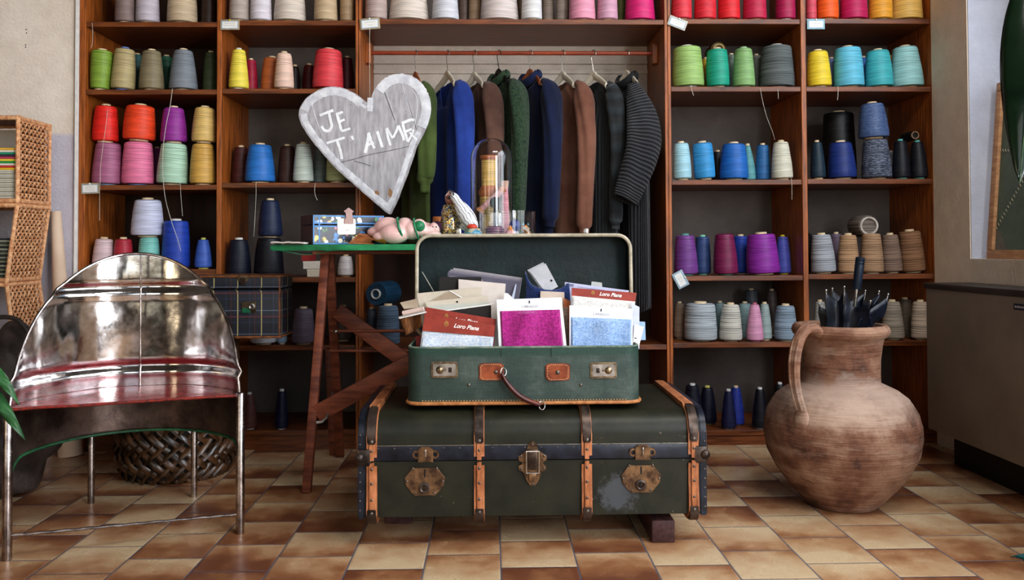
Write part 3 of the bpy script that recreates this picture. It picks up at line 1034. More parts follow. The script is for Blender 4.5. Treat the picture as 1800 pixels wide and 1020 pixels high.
def band(off_o, off_i, z0, z1, xa, xb, under=False):
    """strip following front, top and back of the trunk"""
    o = tprof(off_o, z0, z1)
    i = tprof(off_i, z0, z1)
    # open profile: drop the bottom edge by starting after the first point
    oo = o[1:] + [o[0]]
    ii = i[1:] + [i[0]]
    return oo + list(reversed(ii))


def hoop_poly(off_o, off_i, z0, z1, low=False):
    if not low:
        return band(off_o, off_i, z0, z1, 0, 0)
    # lower hoop: front, curl under, back
    y0o, y1o, y0i, y1i = TY0 - off_o, TY1 + off_o, TY0 - off_i, TY1 + off_i
    r = .03
    zb = z0
    outer = [(y0o, z1)]
    for k in range(7):
        a = R(180 + 90 * k / 6)
        outer.append((y0o + r + r * math.cos(a), zb + r + r * math.sin(a)))
    for k in range(7):
        a = R(270 + 90 * k / 6)
        outer.append((y1o - r + r * math.cos(a), zb + r + r * math.sin(a)))
    outer.append((y1o, z1))
    inner = [(y0i, z1), (y0i, TZ0 - .001), (y1i, TZ0 - .001), (y1i, z1)]
    return outer + list(reversed(inner))


HX = [at(x, 800, TY0).x for x in (654, 842.5, 1031, 1218)]
for hx in HX:
    w = .0145
    hu = MB().prism(hoop_poly(.0125, -.001, TSE + .003, TZ1), hx - w, hx + w, MX, .0085).build('hoop', HOOP, trunk, angle=60)
    hl = MB().prism(hoop_poly(.0125, -.001, TZ0 - .020, TSE - .004, True), hx - w, hx + w, MX, .0085).build('hoop', HOOP, trunk, angle=60)
    # dark metal cap wrapped over the bend, and one at the bottom end
    rr = .062 + .0145
    cap = []
    for rad in (rr, rr - .005):
        seq = [(TY0 + .062 + rad * math.cos(R(a)), TZ1 - .062 + rad * math.sin(R(a))) for a in range(100, 181, 8)]
        seq += [(TY0 + .062 - rad, TZ1 - .062 - .02)]
        cap.append(seq)
    MB().prism(cap[0] + list(reversed(cap[1])), hx - w * .82, hx + w * .82, MX, .003).build('metal_cap', CAPM, hu, angle=60)
    ob = [(TY0 - .015, TZ0 + .024)] + [(TY0 - .015 + .03 + .03 * math.cos(R(a)), TZ0 - .0215 + .03 + .03 * math.sin(R(a))) for a in range(180, 271, 10)]
    ib = [(y + .006 * (1 if k < 6 else .5), z + (.0 if k < 5 else .006)) for k, (y, z) in enumerate(ob)]
    MB().prism(ob + list(reversed(ib)), hx - w * .85, hx + w * .85, MX, .002).build('metal_cap', CAPM, hl, angle=60)
    yy = TY0 - .0125
    for z in (TSE + .055, TSE + .03, ):
        rivet((hx, yy, z), hu)
    rivet((hx, TY0 - .0145, TZ1 - .075), hu, r=.006)
    for z in (TSE - .02, TSE - .06, TZ0 + .05):
        rivet((hx, yy, z), hl)
    rivet((hx, TY0 - .015, TZ0 + .014), hl, r=.005)
for side, xa in ((-1, TXL), (1, TXR)):
    x0, x1 = (xa - .006, xa + .014) if side < 0 else (xa - .014, xa + .006)
    e = MB().prism(tprof(.004, TZ0 - .004, TZ1), x0, x1, MX, .003).build('end_trim', TRIM, trunk, angle=40)
    for k in range(9):
        z = TZ0 + .02 + k * .026
        rivet((xa + side * .0, TY0 - .004, z), e, r=.003)
    xx = xa + side * .006
    c = MB().box((xa - side * .012, TY0 - .007, TSE + .012), (.04, .012, .046), None, .004)
    cl = c.build('corner_clasp', CAPM, trunk)
    MB().ball((xa + side * .0, TY0 - .012, TSE + .012), .0135, (1, .8, 1)).build('ball_knob', CAPM, cl)


def plate_outline(w, h, kind):
    if kind == 'lock':
        P = [(-.30, .5), (-.22, .44), (.22, .44), (.30, .5), (.36, .36), (.5, .12), (.47, -.14), (.34, -.36), (.24, -.5), (.1, -.46), (-.1, -.46), (-.24, -.5), (-.34, -.36), (-.47, -.14), (-.5, .12), (-.36, .36)]
    else:
        P = [(0, .5), (.16, .42), (.2, .28), (.34, .22), (.5, .16), (.5, .06), (.36, .02), (.36, -.02), (.5, -.06), (.48, -.15), (.3, -.2), (.26, -.34), (.16, -.42), (.1, -.5),
             (-.1, -.5), (-.16, -.42), (-.26, -.34), (-.3, -.2), (-.48, -.15), (-.5, -.06), (-.36, -.02), (-.36, .02), (-.5, .06), (-.5, .16), (-.34, .22), (-.2, .28), (-.16, .42)]
    return [(x * w, y * h) for x, y in P]


def fr_front(px, py, Y):
    M = Matrix(((1, 0, 0, 0), (0, 0, -1, 0), (0, 1, 0, 0), (0, 0, 0, 1)))    # x->X, y->Z, z->-Y
    M.translation = at(px, py, Y)
    return M


DARKM = flat((14, 12, 12), .6, tag='dark')
for (px, py, hx, hy) in ((747, 846, 748.5, 799), (1126.5, 841, 1129, 795)):
    M = fr_front(px, py, TY0)
    k = TY0 / FPX
    lp = MB().prism(plate_outline(70 * k, 50 * k, 'lock'), 0, .005, M, .0015).build('lock_plate', BRASS, trunk)
    MB().lathe([(.0155, .004), (.0155, .011), (.0105, .0125), (.0075, .011), (.0075, .004)], 28, M=M @ Matrix.Translation((-.002, -.017, 0))).build('key_ring', CAPM, lp)
    MB().prism([(-.0025, -.008), (.0025, -.008), (.0025, .008), (-.0025, .008)], .0045, .0118, M @ Matrix.Translation((-.002, -.017, 0))).build('keyhole', DARKM, lp, smooth=False)
    MB().prism([(-.0022, .012), (.0022, .012), (.0022, .034), (-.0022, .034)], .0045, .0056, M).build('slot', DARKM, lp, smooth=False)
    for (a, b) in ((-.033, .036), (.033, .036), (-.05, .0), (.05, .0), (-.026, -.032), (.026, -.032)):
        rivet(M @ V((a, b, .005)), lp, r=.0036)
    M = fr_front(hx, hy, TY0 - .004)
    mb = MB().prism([(-.021, -.02), (.021, -.02), (.021, .014), (.012, .022), (-.012, .022), (-.021, .014)], 0, .011, M, .002)
    hp = mb.build('hasp', BRASS, trunk)
    for s in (-1, 1):
        MB().lathe([(.006, 0), (.0115, 0), (.0115, .004), (.006, .004)], 18, M=M @ Matrix.Translation((s * .026, 0, 0)), closed=True).build('hasp_ear', BRASS, hp)
    MB().box((0, .006, .013), (.004, .02, .004), M, .001).build('hasp_pin', STEEL, hp)
M = fr_front(936, 814, TY0 - .004)
lt = MB().prism(plate_outline(.078, .124, 'latch'), 0, .0045, M, .0012).build('latch_plate', BRASS, trunk)
MB().box((0, .012, .010), (.028, .058, .012), M, .003).build('latch_lever', mat('latch_dark', (52, 42, 36), (90, 72, 58), rough=.35, metal=.7, scale=40), lt)
mb = MB().tube([M @ V(p) for p in ((-.0175, -.026, .010), (-.0175, .036, .017), (.0175, .036, .017), (.0175, -.026, .010), (-.0175, -.026, .010))], .0024, 8)
mb.build('latch_bail', STEEL, lt)
MB().box((0, -.038, .008), (.022, .026, .007), M, .003).build('latch_tongue', BRASS, lt)
for a, b in ((0, .052), (-.032, .02), (.032, .02), (-.032, -.014), (.032, -.014), (0, -.056)):
    rivet(M @ V((a, b, .0045)), lt, r=.0038)

# wooden blocks under the trunk
BLK = mat('block_wood', (44, 24, 24), (74, 44, 42), rough=.6, scale=20, stretch=(4, 1, 4), bump=.5, bscale=60)
zb = TZ0 - .0215
p = atz(1166, 955, 0)
bx0, bx1 = atz(1146, 955, 0).x, atz(1187, 955, 0).x
t = thing('wooden_block', 'dark wooden block under the right end of the trunk', 'wood block', ((bx0 + bx1) / 2, p.y, 0), 'blocks under the trunk')
MB().box2((bx0, p.y, 0), (bx1, p.y + .5, zb), .004).build('block', BLK, t)
t = thing('wooden_block', 'dark wooden block in shadow under the left end of the trunk', 'wood block', (HX[0] + .05, 2.62, 0), 'blocks under the trunk')
MB().box2((HX[0] + .01, 2.6, 0), (HX[0] + .09, 2.9, zb), .004).build('block', BLK, t)

# ------------------------------------------------------------------ suitcase
SY0, SY1 = 2.44, 2.765
sx0, sx1 = at(715, 660, SY0).x, at(1127, 660, SY0).x
scx, scy = (sx0 + sx1) / 2, (SY0 + SY1) / 2
SZ0, SZ1 = TZ1 + .0160, at(920, 611, SY0).z
tS = NT('green_canvas')
ff = tS.noise(tS.coords((1, 1, 1)), 9, 6, .6)
wv = tS.noise(tS.coords((320, 320, 40)), 1, 2)
wh = tS.noise(tS.coords((40, 40, 420)), 1, 2)
cv_ = tS.math('ADD', tS.math('MULTIPLY', wv, .5), tS.math('MULTIPLY', wh, .5))
cc = tS.ramp(ff, [(0.3, lin((18, 42, 35))), (0.52, lin((36, 56, 49))), (0.72, lin((76, 88, 80)))])
spz = tS.n('ShaderNodeSeparateXYZ')
tco = tS.n('ShaderNodeTexCoord')
tS.l(tco.outputs['Object'], spz.inputs[0])
zz = tS.math('ADD', spz.outputs[2], tS.math('MULTIPLY', tS.math('SUBTRACT', ff, .5), .02))
unw = tS.ramp(zz, [(0.137, BW[0]), (0.142, BW[1])])         # strip kept unworn under the closed lid
cc = tS.mix(unw, cc, lin((14, 54, 42)))
cc = tS.mix(1.0, cc, tS.ramp(cv_, [(0.4, (.7, .7, .7, 1)), (0.6, (1.15, 1.15, 1.15, 1))]), 'MULTIPLY')
tS.l(cc, tS.b.inputs['Base Color'])
tS.set(Roughness=.62)
tS.bump(cv_, .5, .0012)
GRN = tS.m
PIPE = mat('leather_piping', (150, 92, 48), (190, 128, 76), rough=.5, scale=60, bump=.4, bscale=400)
LEA = mat('brown_leather', (104, 44, 24), (152, 76, 42), rough=.4, scale=30, bump=.25, bscale=220)
LEAD = mat('dark_leather', (58, 24, 22), (92, 40, 34), rough=.3, scale=30, bump=.15, bscale=160)
LINING = mat('teal_lining', (6, 18, 19), (15, 36, 37), rough=.6, scale=7, bump=.5, bscale=50, bdist=.004)
BIND = mat('lid_binding', (150, 140, 120), (186, 176, 156), rough=.6, scale=30, bump=.3)
scase = thing('suitcase', 'open green canvas suitcase full of fabric swatch cards on the trunk', 'suitcase', (scx, scy, SZ0))


def shell(mb, out, inn, z0, z1, zi):
    bm = mb.bm
    rings = []
    for pts, z in ((out, z0), (out, z1), (inn, z1), (inn, zi)):
        rings.append([bm.verts.new((x, y, z)) for x, y in pts])
    n = len(out)
    for a, b in ((0, 1), (1, 2), (2, 3)):
        for i in range(n):
            j = (i + 1) % n
            bm.faces.new((rings[a][i], rings[a][j], rings[b][j], rings[b][i]))
    bm.faces.new(list(reversed(rings[0])))
    bm.faces.new(rings[3])


W_, D_ = sx1 - sx0, SY1 - SY0
mb = MB()
shell(mb, rrect(W_, D_, .045, 8, scx, scy), rrect(W_ - .012, D_ - .012, .040, 8, scx, scy), SZ0, SZ1, SZ0 + .008)
case = mb.build('case_body', [GRN], scase, angle=50)
ring = [V((x, y, SZ0 + .004)) for x, y in rrect(W_ + .004, D_ + .004, .046, 8, scx, scy)]
MB().tube(ring + [ring[0]], .0052, 8).build('bottom_piping', PIPE, scase)
ring = [V((x, y, SZ1)) for x, y in rrect(W_ - .006, D_ - .006, .043, 8, scx, scy)]
MB().tube(ring + [ring[0]], .0036, 8).build('rim_edging', mat('rim_edge', (52, 82, 70), (128, 136, 120), rough=.6, scale=26), scase)
# stitches
mb = MB()
for i in range(70):
    x = sx0 + .045 + i * (W_ - .09) / 69
    mb.box((x, SY0 - .0012, SZ0 + .012), (.0036, .002, .0018))
mb.build('stitching', flat((196, 150, 96), .8, tag='stitch'), scase, smooth=False)
# vertical seams of the covering
for px in (881, 969):
    MB().box2((at(px, 600, SY0).x - .0008, SY0 - .0012, SZ1 - .026), (at(px, 600, SY0).x + .0008, SY0 + .001, SZ1 - .003)).build('cover_seam', flat((18, 40, 34), .8, tag='seam'), scase, smooth=False)
LOCKM = mat('lock_nickel', (116, 98, 76), (170, 150, 120), rough=.28, metal=.9, scale=30, bump=.08)
for (px, py, s) in ((781.5, 650, -1), (1060.5, 651, 1)):
    M = fr_front(px, py, SY0)
    lk = MB().prism(rrect(.076, .046, .006, 4), 0, .0045, M, .0015).build('lock', LOCKM, scase)
    MB().prism(rrect(.064, .034, .003, 3), .0045, .0062, M, .001).build('slide_plate', STEEL, lk)
    MB().ball(M @ V((s * .014, 0, .0068)), .0105, (1, .75, 1)).build('button', LOCKM, lk)
    MB().box((-s * .016, 0, .0066), (.010, .014, .002), M, .0006).build('key_slot', flat((60, 50, 44), .4, .7, tag='iron'), lk)
    MB().lathe([(.0036, .0055), (.0036, .0072), (.0018, .0072)], 14, M=M @ Matrix.Translation((-s * .001, 0, 0))).build('lock_screw', LOCKM, lk)
    for a in (-.033, .033):
        for b in (-.018, .018):
            rivet(M @ V((a, b, .0045)), lk, r=.0028)
STI = flat((214, 176, 140), .8, tag='stitch_pale')
for (px, py, w, s) in ((864, 653.5, .070, 1), (980, 654, .069, -1)):
    M = fr_front(px, py, SY0)
    hw, hh = w / 2, .0245
    poly = [(-s * hw, -hh * .82), (-s * hw * 1.02, hh * .8), (-s * hw * .7, hh), (s * hw * .7, hh), (s * hw, hh * .75), (s * hw * .95, 0), (s * hw, -hh * .7), (s * hw * .7, -hh), (-s * hw * .7, -hh)]
    if s < 0:
        poly = list(reversed(poly))
    tab = MB().prism(poly, 0, .006, M, .002).build('handle_tab', LEA, scase)
    mb = MB()
    n = len(poly)
    for i in range(n):
        a, b = V(poly[i]) * .86, V(poly[(i + 1) % n]) * .86
        kk = max(1, int((b - a).length / .0055))
        for j in range(kk):
            q0, q1 = a.lerp(b, (j + .15) / kk), a.lerp(b, (j + .75) / kk)
            mb.tube([M @ V((q0.x, q0.y, .0064)), M @ V((q1.x, q1.y, .0064))], .0007, 5)
    mb.build('stitching', STI, tab)
    rivet(M @ V((s * hw * .35 if s > 0 else hw * -.0, -.001, .006)), tab, r=.006 if s > 0 else .0068)
# dangling handle: two strap layers and the rings
hp = [(884, 655, .012), (884, 662, .018), (893, 676, .022), (908, 692, .022), (925, 703, .021), (944, 710, .019), (950, 711, .017)]
pts = spline([at(x, y, SY0 - d) for x, y, d in hp], 6)
n = len(pts)
hd = MB().tube(pts, [.0075 + .005 * math.sin(PI * i / (n - 1)) for i in range(n)], 14, flat=(1.0, .62)).build('handle', LEAD, scase)
MB().tube([p + V((0, -.0085, .004)) for p in pts[6:-5]], .0016, 6).build('handle_piping', LEA, hd)
for (a, b, r) in (((884, 646), (886, 662), .0105), ((951, 708), (954, 718), .011)):
    c = (at(a[0], a[1], SY0 - .016) + at(b[0], b[1], SY0 - .016)) / 2
    rg = [c + V((math.cos(u) * r * .75, math.sin(u) * .006, math.sin(u) * r)) for u in [2 * PI * i / 24 for i in range(25)]]
    MB().tube(rg, .0014, 7).build('handle_ring', STEEL, scase)
for px in (824, 1021):
    rivet(at(px, 677 if px < 900 else 677, SY0), scase, r=.0052)
# lid
LY = 2.668
lx0, lx1 = at(730.5, 520, LY).x, at(1112, 520, LY).x
lz1 = at(920, 412, LY).z
lz0 = SZ1 + .004
lw, lh = lx1 - lx0, lz1 - lz0
lcx, lcz = (lx0 + lx1) / 2, (lz0 + lz1) / 2


def lidp(x, z, d):
    """lid point: d = 0 at the rim, grows backwards"""
    sag = -.006 * math.exp(-((x - lcx - .02) / .16) ** 2) * smooth((z - lcz) / (lh / 2))
    return V((x, LY + d + (z - lz0) * .07, z + sag))


ro, ri_ = rrect(lw, lh, .046, 8, lcx, lcz), rrect(lw - .014, lh - .014, .040, 8, lcx, lcz)
mb = MB()
rg = [[mb.bm.verts.new(lidp(x, z, d)) for x, z in P] for P, d in ((ro, 0), (ro, .08), (ri_, .074), (ri_, 0))]
n = len(ro)
for a, b in ((0, 1), (3, 0)):
    for i in range(n):
        j = (i + 1) % n
        mb.bm.faces.new((rg[a][i], rg[a][j], rg[b][j], rg[b][i]))
mb.bm.faces.new(rg[1])
lid = mb.build('lid', GRN, scase, angle=50)
mb = MB()
ri2 = rrect(lw - .016, lh - .016, .039, 8, lcx, lcz)
a_ = [mb.bm.verts.new(lidp(x, z, -.001)) for x, z in ri2]
b_ = [mb.bm.verts.new(lidp(x, z, .068)) for x, z in ri2]
for i in range(n):
    j = (i + 1) % n
    mb.bm.faces.new((a_[i], a_[j], b_[j], b_[i]))
mb.bm.faces.new(b_)
mb.build('lining', LINING, lid, angle=50)
P = [lidp(x, z, -.001) for x, z in rrect(lw - .006, lh - .006, .043, 8, lcx, lcz)]
MB().tube(P + [P[0]], .0058, 8).build('rim_binding', BIND, lid)
for px in (804, 1030):
    c = lidp(at(px, 410, LY).x, lz1, .012)
    hs = MB().box(c + V((0, 0, .002)), (.036, .02, .006), None, .002).build('lid_hasp', LOCKM, lid)
    MB().box(c + V((.003, -.006, .010)), (.016, .008, .02), None, .003).build('hasp_hook', STEEL, hs)
# lid stay cord
MB().tube([at(742, 478, 2.72), at(762, 512, 2.66)], .0012, 6).build('stay_cord', THREAD, lid)

# ------------------------------------------------------------------ swatch cards in the suitcase
REDC = mat('red_card', (126, 40, 28), (146, 52, 38), rough=.55, scale=30, bump=.06)
GOLD = flat((176, 132, 70), .45, .3, tag='gold_print')
WHT = flat((240, 238, 234), .6, tag='white_print')
GREYP = flat((150, 150, 156), .7, tag='grey_print')


class Card:
    def __init__(self, q, Yt, Yb, m, label, thick=.0016, zmin=.41, name='swatch_card', cat='swatch card', group='swatch cards in the suitcase', part='card'):
        TL, TR, BR, BL = q
        self.TL, self.TR = at(TL[0], TL[1], Yt), at(TR[0], TR[1], Yt)
        self.BL, self.BR = at(BL[0], BL[1], Yb), at(BR[0], BR[1], Yb)
        c = (self.TL + self.TR + self.BL + self.BR) / 4
        self.n = ((self.TR - self.TL).cross(self.TL - self.BL)).normalized()
        self.th = thick
        self.t = thing(name, label, cat, c, group)
        # lower edge pushed down into the case along the card
        dl, dr = (self.BL - self.TL), (self.BR - self.TR)
        self.eL, self.eR = self.BL.copy(), self.BR.copy()
        if zmin is not None:
            if self.eL.z > zmin:
                self.eL = self.BL + dl.normalized() * ((self.BL.z - zmin) / max(.3, -dl.normalized().z))
            if self.eR.z > zmin:
                self.eR = self.BR + dr.normalized() * ((self.BR.z - zmin) / max(.3, -dr.normalized().z))
        a = [self.TL, self.TR, self.eR, self.eL]
        MB().quad8([p for p in a], [p - self.n * thick for p in a]).build(part, m, self.t, smooth=False)

    def p(self, u, v, off=0.0):
        """u 0..1 left to right, v 0..1 top to bottom (can run past 1)"""
        return (self.TL.lerp(self.TR, u)).lerp(self.BL.lerp(self.BR, u), v) + self.n * off

    def panel(self, u0, u1, v0, v1, off, m, name, thick=.0012, label=None):
        a = [self.p(u0, v0, off), self.p(u1, v0, off), self.p(u1, v1, off), self.p(u0, v1, off)]
        b = [self.p(u0, v0, off - thick), self.p(u1, v0, off - thick), self.p(u1, v1, off - thick), self.p(u0, v1, off - thick)]
        return MB().quad8(a, b).build(name, m, self.t, smooth=False, label=label)

    def cloth(self, u0, u1, v0, v1, m, amp=.004, seed=1, name='fabric', off=.003, label=None):
        def fn(u, v):
            uu, vv = u0 + (u1 - u0) * u, v0 + (v1 - v0) * v
            w = amp * (math.sin(9 * u + 6 * v + seed) * math.sin(PI * u) * .7 + noise.noise(V((u * 4, v * 4, seed * 3.1))) * .7)
            if u < .02 or u > .98 or v < .02:
                return self.p(uu, vv, .0004)
            return self.p(uu, vv, max(.0032, off + amp * .6 + w))
        return MB().grid(fn, 34, 24).build(name, m, self.t, label=label)

    def text(self, s, u, v, size, m, off=.001, shear=0.0, name='lettering', bold=0.0, space=1.0):
        o = self.p(u, v, off)
        M = frame(o, self.p(u + .1, v, off) - o, self.p(u, v - .1, off) - o)
        return text_mesh(s, size, M, m, name, self.t, .0003, shear, bold=bold, space=space)


def knit(name, a, b, rough=.9, bump=.9):
    return mat(name, a, b, rough=rough, scale=180, bump=bump, bscale=420, bdist=.003, sheen=.25, spec=.15)


def crest(c, u, v, s, m):
    o = c.p(u, v, .0012)
    M = frame(o, c.p(u + .1, v, .0012) - o, c.p(u, v - .1, .0012) - o)
    mb = MB()
    for cx, cy, r in ((0, 0, .42), (0, .36, .2), (-.22, .1, .2), (.22, .1, .2)):
        mb.tube([M @ V(((cx + r * math.cos(a)) * s, (cy + r * 1.1 * math.sin(a)) * s, 0)) for a in [2 * PI * i / 18 for i in range(19)]], s * .07, 5)
    mb.build('crest', m, c.t)


def tower(c, u, v, s, m):
    o = c.p(u, v, .0012)
    M = frame(o, c.p(u + .1, v, .0012) - o, c.p(u, v - .1, .0012) - o)
    MB().prism([(-.35 * s, -.5 * s), (.35 * s, -.5 * s), (.35 * s, -.35 * s), (.2 * s, -.3 * s), (.24 * s, .3 * s), (.1 * s, .5 * s), (-.1 * s, .5 * s), (-.24 * s, .3 * s), (-.2 * s, -.3 * s), (-.35 * s, -.35 * s)], 0, .0004, M).build('emblem', m, c.t, smooth=False)


k = 2.5 / FPX
# back to front
c = Card([(787, 479), (916, 495), (909, 545), (787, 545)], 2.654, 2.654, flat((84, 80, 96), .6, tag='slate_card'), 'slate grey card at the back left, front of its fanned stack')
c.panel(.03, .48, .09, .34, .0008, flat((134, 124, 124), .7, tag='label_grey'), 'pasted_label')
for i, (dx, dy) in enumerate(((2, -3), (5, -5.5), (10, -8))):
    Card([(787 + dx, 479 + dy), (916 + dx * .2, 495 + dy * .8), (909, 545), (787, 545)], 2.658 + .003 * i, 2.658 + .003 * i, flat((110 + 20 * i, 104 + 20 * i, 116 + 16 * i), .6, tag='slate_card'), 'slate grey card, %s one behind the front of its stack at back left' % ('first', 'second', 'third')[i], thick=.001)
c = Card([(772, 487), (846, 487), (846, 540), (772, 540)], 2.643, 2.643, flat((30, 26, 26), .7, tag='dark_card'), 'black card behind the cream folder, left side of the suitcase')
c = Card([(908, 500), (906, 500), (896, 535), (902, 535)], 2.645, 2.64, flat((176, 184, 204), .6, tag='pale_tab'), 'narrow pale blue tab at the right end of the slate cards')
c = Card([(806, 491), (889, 499), (885, 545), (806, 545)], 2.63, 2.62, mat('cream_folder', (196, 184, 176), (214, 202, 194), rough=.7), 'thick cream folder standing in front of the slate cards', thick=.006)
# navy cloth roll and tilted grey swatches
NAVY = knit('navy_cloth', (14, 28, 66), (30, 54, 112))
t = thing('navy_cloth', 'rolled navy blue cloth holding two tilted grey swatches', 'cloth', at(955, 515, 2.63))
pp = [at(923, 476, 2.64), at(927, 490, 2.632), at(940, 502, 2.625), at(958, 511, 2.62), at(985, 505, 2.625), at(1000, 500, 2.63)]


def fn(u, v):
    P_ = spline(pp, 6)
    q = P_[int(u * (len(P_) - 1))]
    return q + V((0.004 * math.sin(v * 5), .004 * math.sin(u * 9) - v * .004, -v * .16 + .004 * math.sin(u * 14)))


MB().grid(fn, 31, 10).build('cloth_sheet', NAVY, t, solid=.006)
for i, (dx, dy) in enumerate(((-4, -2), (0, 0))):
    q = [(931 + dx, 477 + dy), (959 + dx, 463 + dy), (981 + dx, 504 + dy), (960 + dx, 516)]
    c = Card(q, 2.638 - .006 * i, 2.632 - .006 * i, flat((168 + 8 * i, 168 + 8 * i, 174 + 8 * i), .6, tag='swatch_board'), 'grey swatch board tilted in navy cloth, %s of the two' % ('rear', 'front')[i], zmin=None)
    if i:
        MB().lathe([(.0035, 0), (.0035, .0006)], 14, M=frame(c.p(.80, .68, .0003), c.p(.9, .68) - c.p(.8, .68), c.p(.8, .5) - c.p(.8, .68))).build('punched_hole', DARKM, c.t, smooth=False)
# white sheet corner and little box behind magenta card
Card([(887, 515), (893, 516), (940, 560), (880, 560)], 2.592, 2.590, WHITEP, 'white sheet with slanted corner behind the magenta card')
c = Card([(950, 512), (992, 514), (992, 545), (950, 545)], 2.604, 2.603, mat('kraft_box', (196, 176, 160), (214, 196, 180), rough=.8), 'small beige folded card behind the right end of the magenta card', thick=.01)
Card([(991, 524), (1003, 530), (1003, 560), (990, 560)], 2.60, 2.595, flat((186, 104, 62), .7, tag='orange_card'), 'orange card edge between magenta and blue swatch cards')
# right hand group
c = Card([(993, 496), (1106, 511), (1084, 560), (989, 560)], 2.642, 2.640, mat('lavender_sheet', (178, 178, 206), (198, 198, 220), rough=.6), 'pale lavender printed sheet behind the white speckled swatch')
c.panel(.02, .14, .03, .10, .0007, flat((110, 112, 140), .7, tag='print'), 'printed_heading', .0004)
for i in range(3):
    c.panel(.2, .62 + .1 * i, .08 + .07 * i, .1 + .07 * i, .0007, flat((140, 142, 170), .7, tag='print'), 'printed_line', .0004)
c = Card([(1040, 495), (1058, 497), (1062, 540), (1036, 540)], 2.650, 2.650, knit('cloth_pastel', (170, 200, 196), (214, 190, 186)), 'pastel fabric scrap peeping above the lavender sheet')
c = Card([(1005, 506), (1119, 515), (1110, 575), (1004, 560)], 2.575, 2.55, REDC, 'dark red headed card with white speckled swatch, right side')
c.cloth(.0, 1.0, .26, 1.6, knit('white_boucle', (196, 192, 188), (236, 232, 226)), .003, 5)
c.text('Loro Piana', .60, .125, .0155, WHT, .001, .35, bold=.0003)
crest(c, .33, .115, .011, GOLD)
c = Card([(1110, 533), (1124, 540), (1124, 575), (1110, 575)], 2.545, 2.54, flat((190, 196, 220), .6, tag='pale_tab'), 'thin pale blue card edge right of the speckled swatch', zmin=.53)
c = Card([(1117, 565), (1134, 566), (1135, 598), (1119, 598)], 2.56, 2.555, flat((150, 180, 214), .7, tag='sky_card'), 'sky blue card corner poking out at the far right', zmin=None)
c = Card([(1115, 570), (1132, 575), (1123, 610), (1112, 610)], 2.535, 2.53, WHITEP, 'small white label card leaning at the far right end', zmin=.53)
c.panel(.12, .45, .58, .62, .0007, INK, 'printed_line', .0004)
c = Card([(1001, 537), (1112, 543), (1112, 610), (1001, 610)], 2.505, 2.49, flat((226, 228, 236), .6, tag='white_card'), 'white headed card with pale blue towelling swatch')
c.cloth(.02, .98, .28, 2.2, knit('blue_towelling', (112, 150, 204), (168, 194, 228)), .008, 2)
tower(c, .5, .075, .008, INK)
c.text('CARIAGGI', .5, .185, .0100, GREYP, .001, space=1.1)
c = Card([(873, 527), (987, 523), (996, 610), (877, 610)], 2.505, 2.49, flat((232, 234, 236), .6, tag='white_card'), 'white headed card with magenta knitted swatch')
c.cloth(.04, .955, .245, 1.9, knit('magenta_knit', (128, 16, 92), (186, 44, 140)), .010, 3)
tower(c, .5, .07, .008, INK)
c.text('CARIAGGI', .5, .165, .0100, GREYP, .001, space=1.1)
c = Card([(990, 540), (998, 541), (1000, 610), (994, 610)], 2.53, 2.525, mat('striped_fabric', (80, 62, 54), (132, 110, 96), rough=.9, scale=60, stretch=(1, 1, 6)), 'dark striped card edge between magenta and blue swatches')
# beige cards on the left
BEI = mat('beige_card', (188, 176, 158), (206, 196, 180), rough=.75)
BEID = mat('tan_card', (150, 132, 112), (176, 158, 136), rough=.75)
Card([(703, 532), (734, 525), (736, 541), (710, 543)], 2.60, 2.585, BEID, 'tan card sticking out over the left rim of the suitcase', thick=.004, zmin=None)
c = Card([(733, 516), (847, 505), (847, 533), (737, 540)], 2.600, 2.600, BEI, 'topmost long beige card at left, in front of cream folder', thick=.004)
c = Card([(752, 532), (792, 511), (812, 524), (770, 541)], 2.592, 2.588, BEID, 'diagonal tan card across the long beige cards', thick=.002, zmin=None)
MB().tube([c.p(.97, 0, .001), c.p(1, 1, .001)], .0015, 6).build('white_edge', WHITEP, c.t)
c = Card([(748, 531), (858, 519), (858, 535), (750, 541)], 2.580, 2.579, BEI, 'long beige card with punched hole, second in the left group', thick=.004)
MB().lathe([(.0032, 0), (.0032, .0006)], 12, M=frame(c.p(.5, .45, .0003), c.p(.6, .45) - c.p(.5, .45), c.p(.5, .2) - c.p(.5, .45))).build('punched_hole', DARKM, c.t, smooth=False)
c = Card([(751, 538), (860, 531), (860, 545), (752, 548)], 2.566, 2.565, mat('grey_green_card', (178, 178, 166), (196, 196, 186), rough=.7), 'pale grey green card, third in the left group', thick=.003)
c = Card([(786, 546), (866, 535), (866, 575), (786, 575)], 2.545, 2.544, flat((30, 24, 22), .6, tag='dark_card'), 'dark brown card with white upper edge behind the red headed cards', thick=.002)
MB().tube([c.p(-.05, 0), c.p(1.03, 0)], .0022, 6).build('white_edge', WHITEP, c.t)
MB().tube([c.p(.985, .1, .001), c.p(.985, 1, .001)], .0028, 6).build('white_edge', WHITEP, c.t)
c = Card([(863, 536), (872, 533), (876, 610), (866, 610)], 2.535, 2.53, flat((206, 200, 194), .7, tag='grey_card'), 'narrow grey white card edge left of the magenta swatch')
# hanging sample at the left rim
t = thing('fabric_sample', 'brown pile fabric sample hanging from a white card over the left rim', 'fabric sample', at(722, 560, 2.56), 'swatch cards in the suitcase')
a = [at(700, 557, 2.60), at(747, 546, 2.56), at(750, 548, 2.50), at(702, 559, 2.52)]
MB().quad8(a, [p - V((0, 0, .003)) for p in a]).build('card', WHITEP, t, smooth=False)
MB().tube([at(708, 551, 2.56), at(745, 543, 2.55)], .007, 8).build('padding', mat('pink_pad', (206, 178, 166), (226, 200, 190), rough=.8), t)
mb = MB()


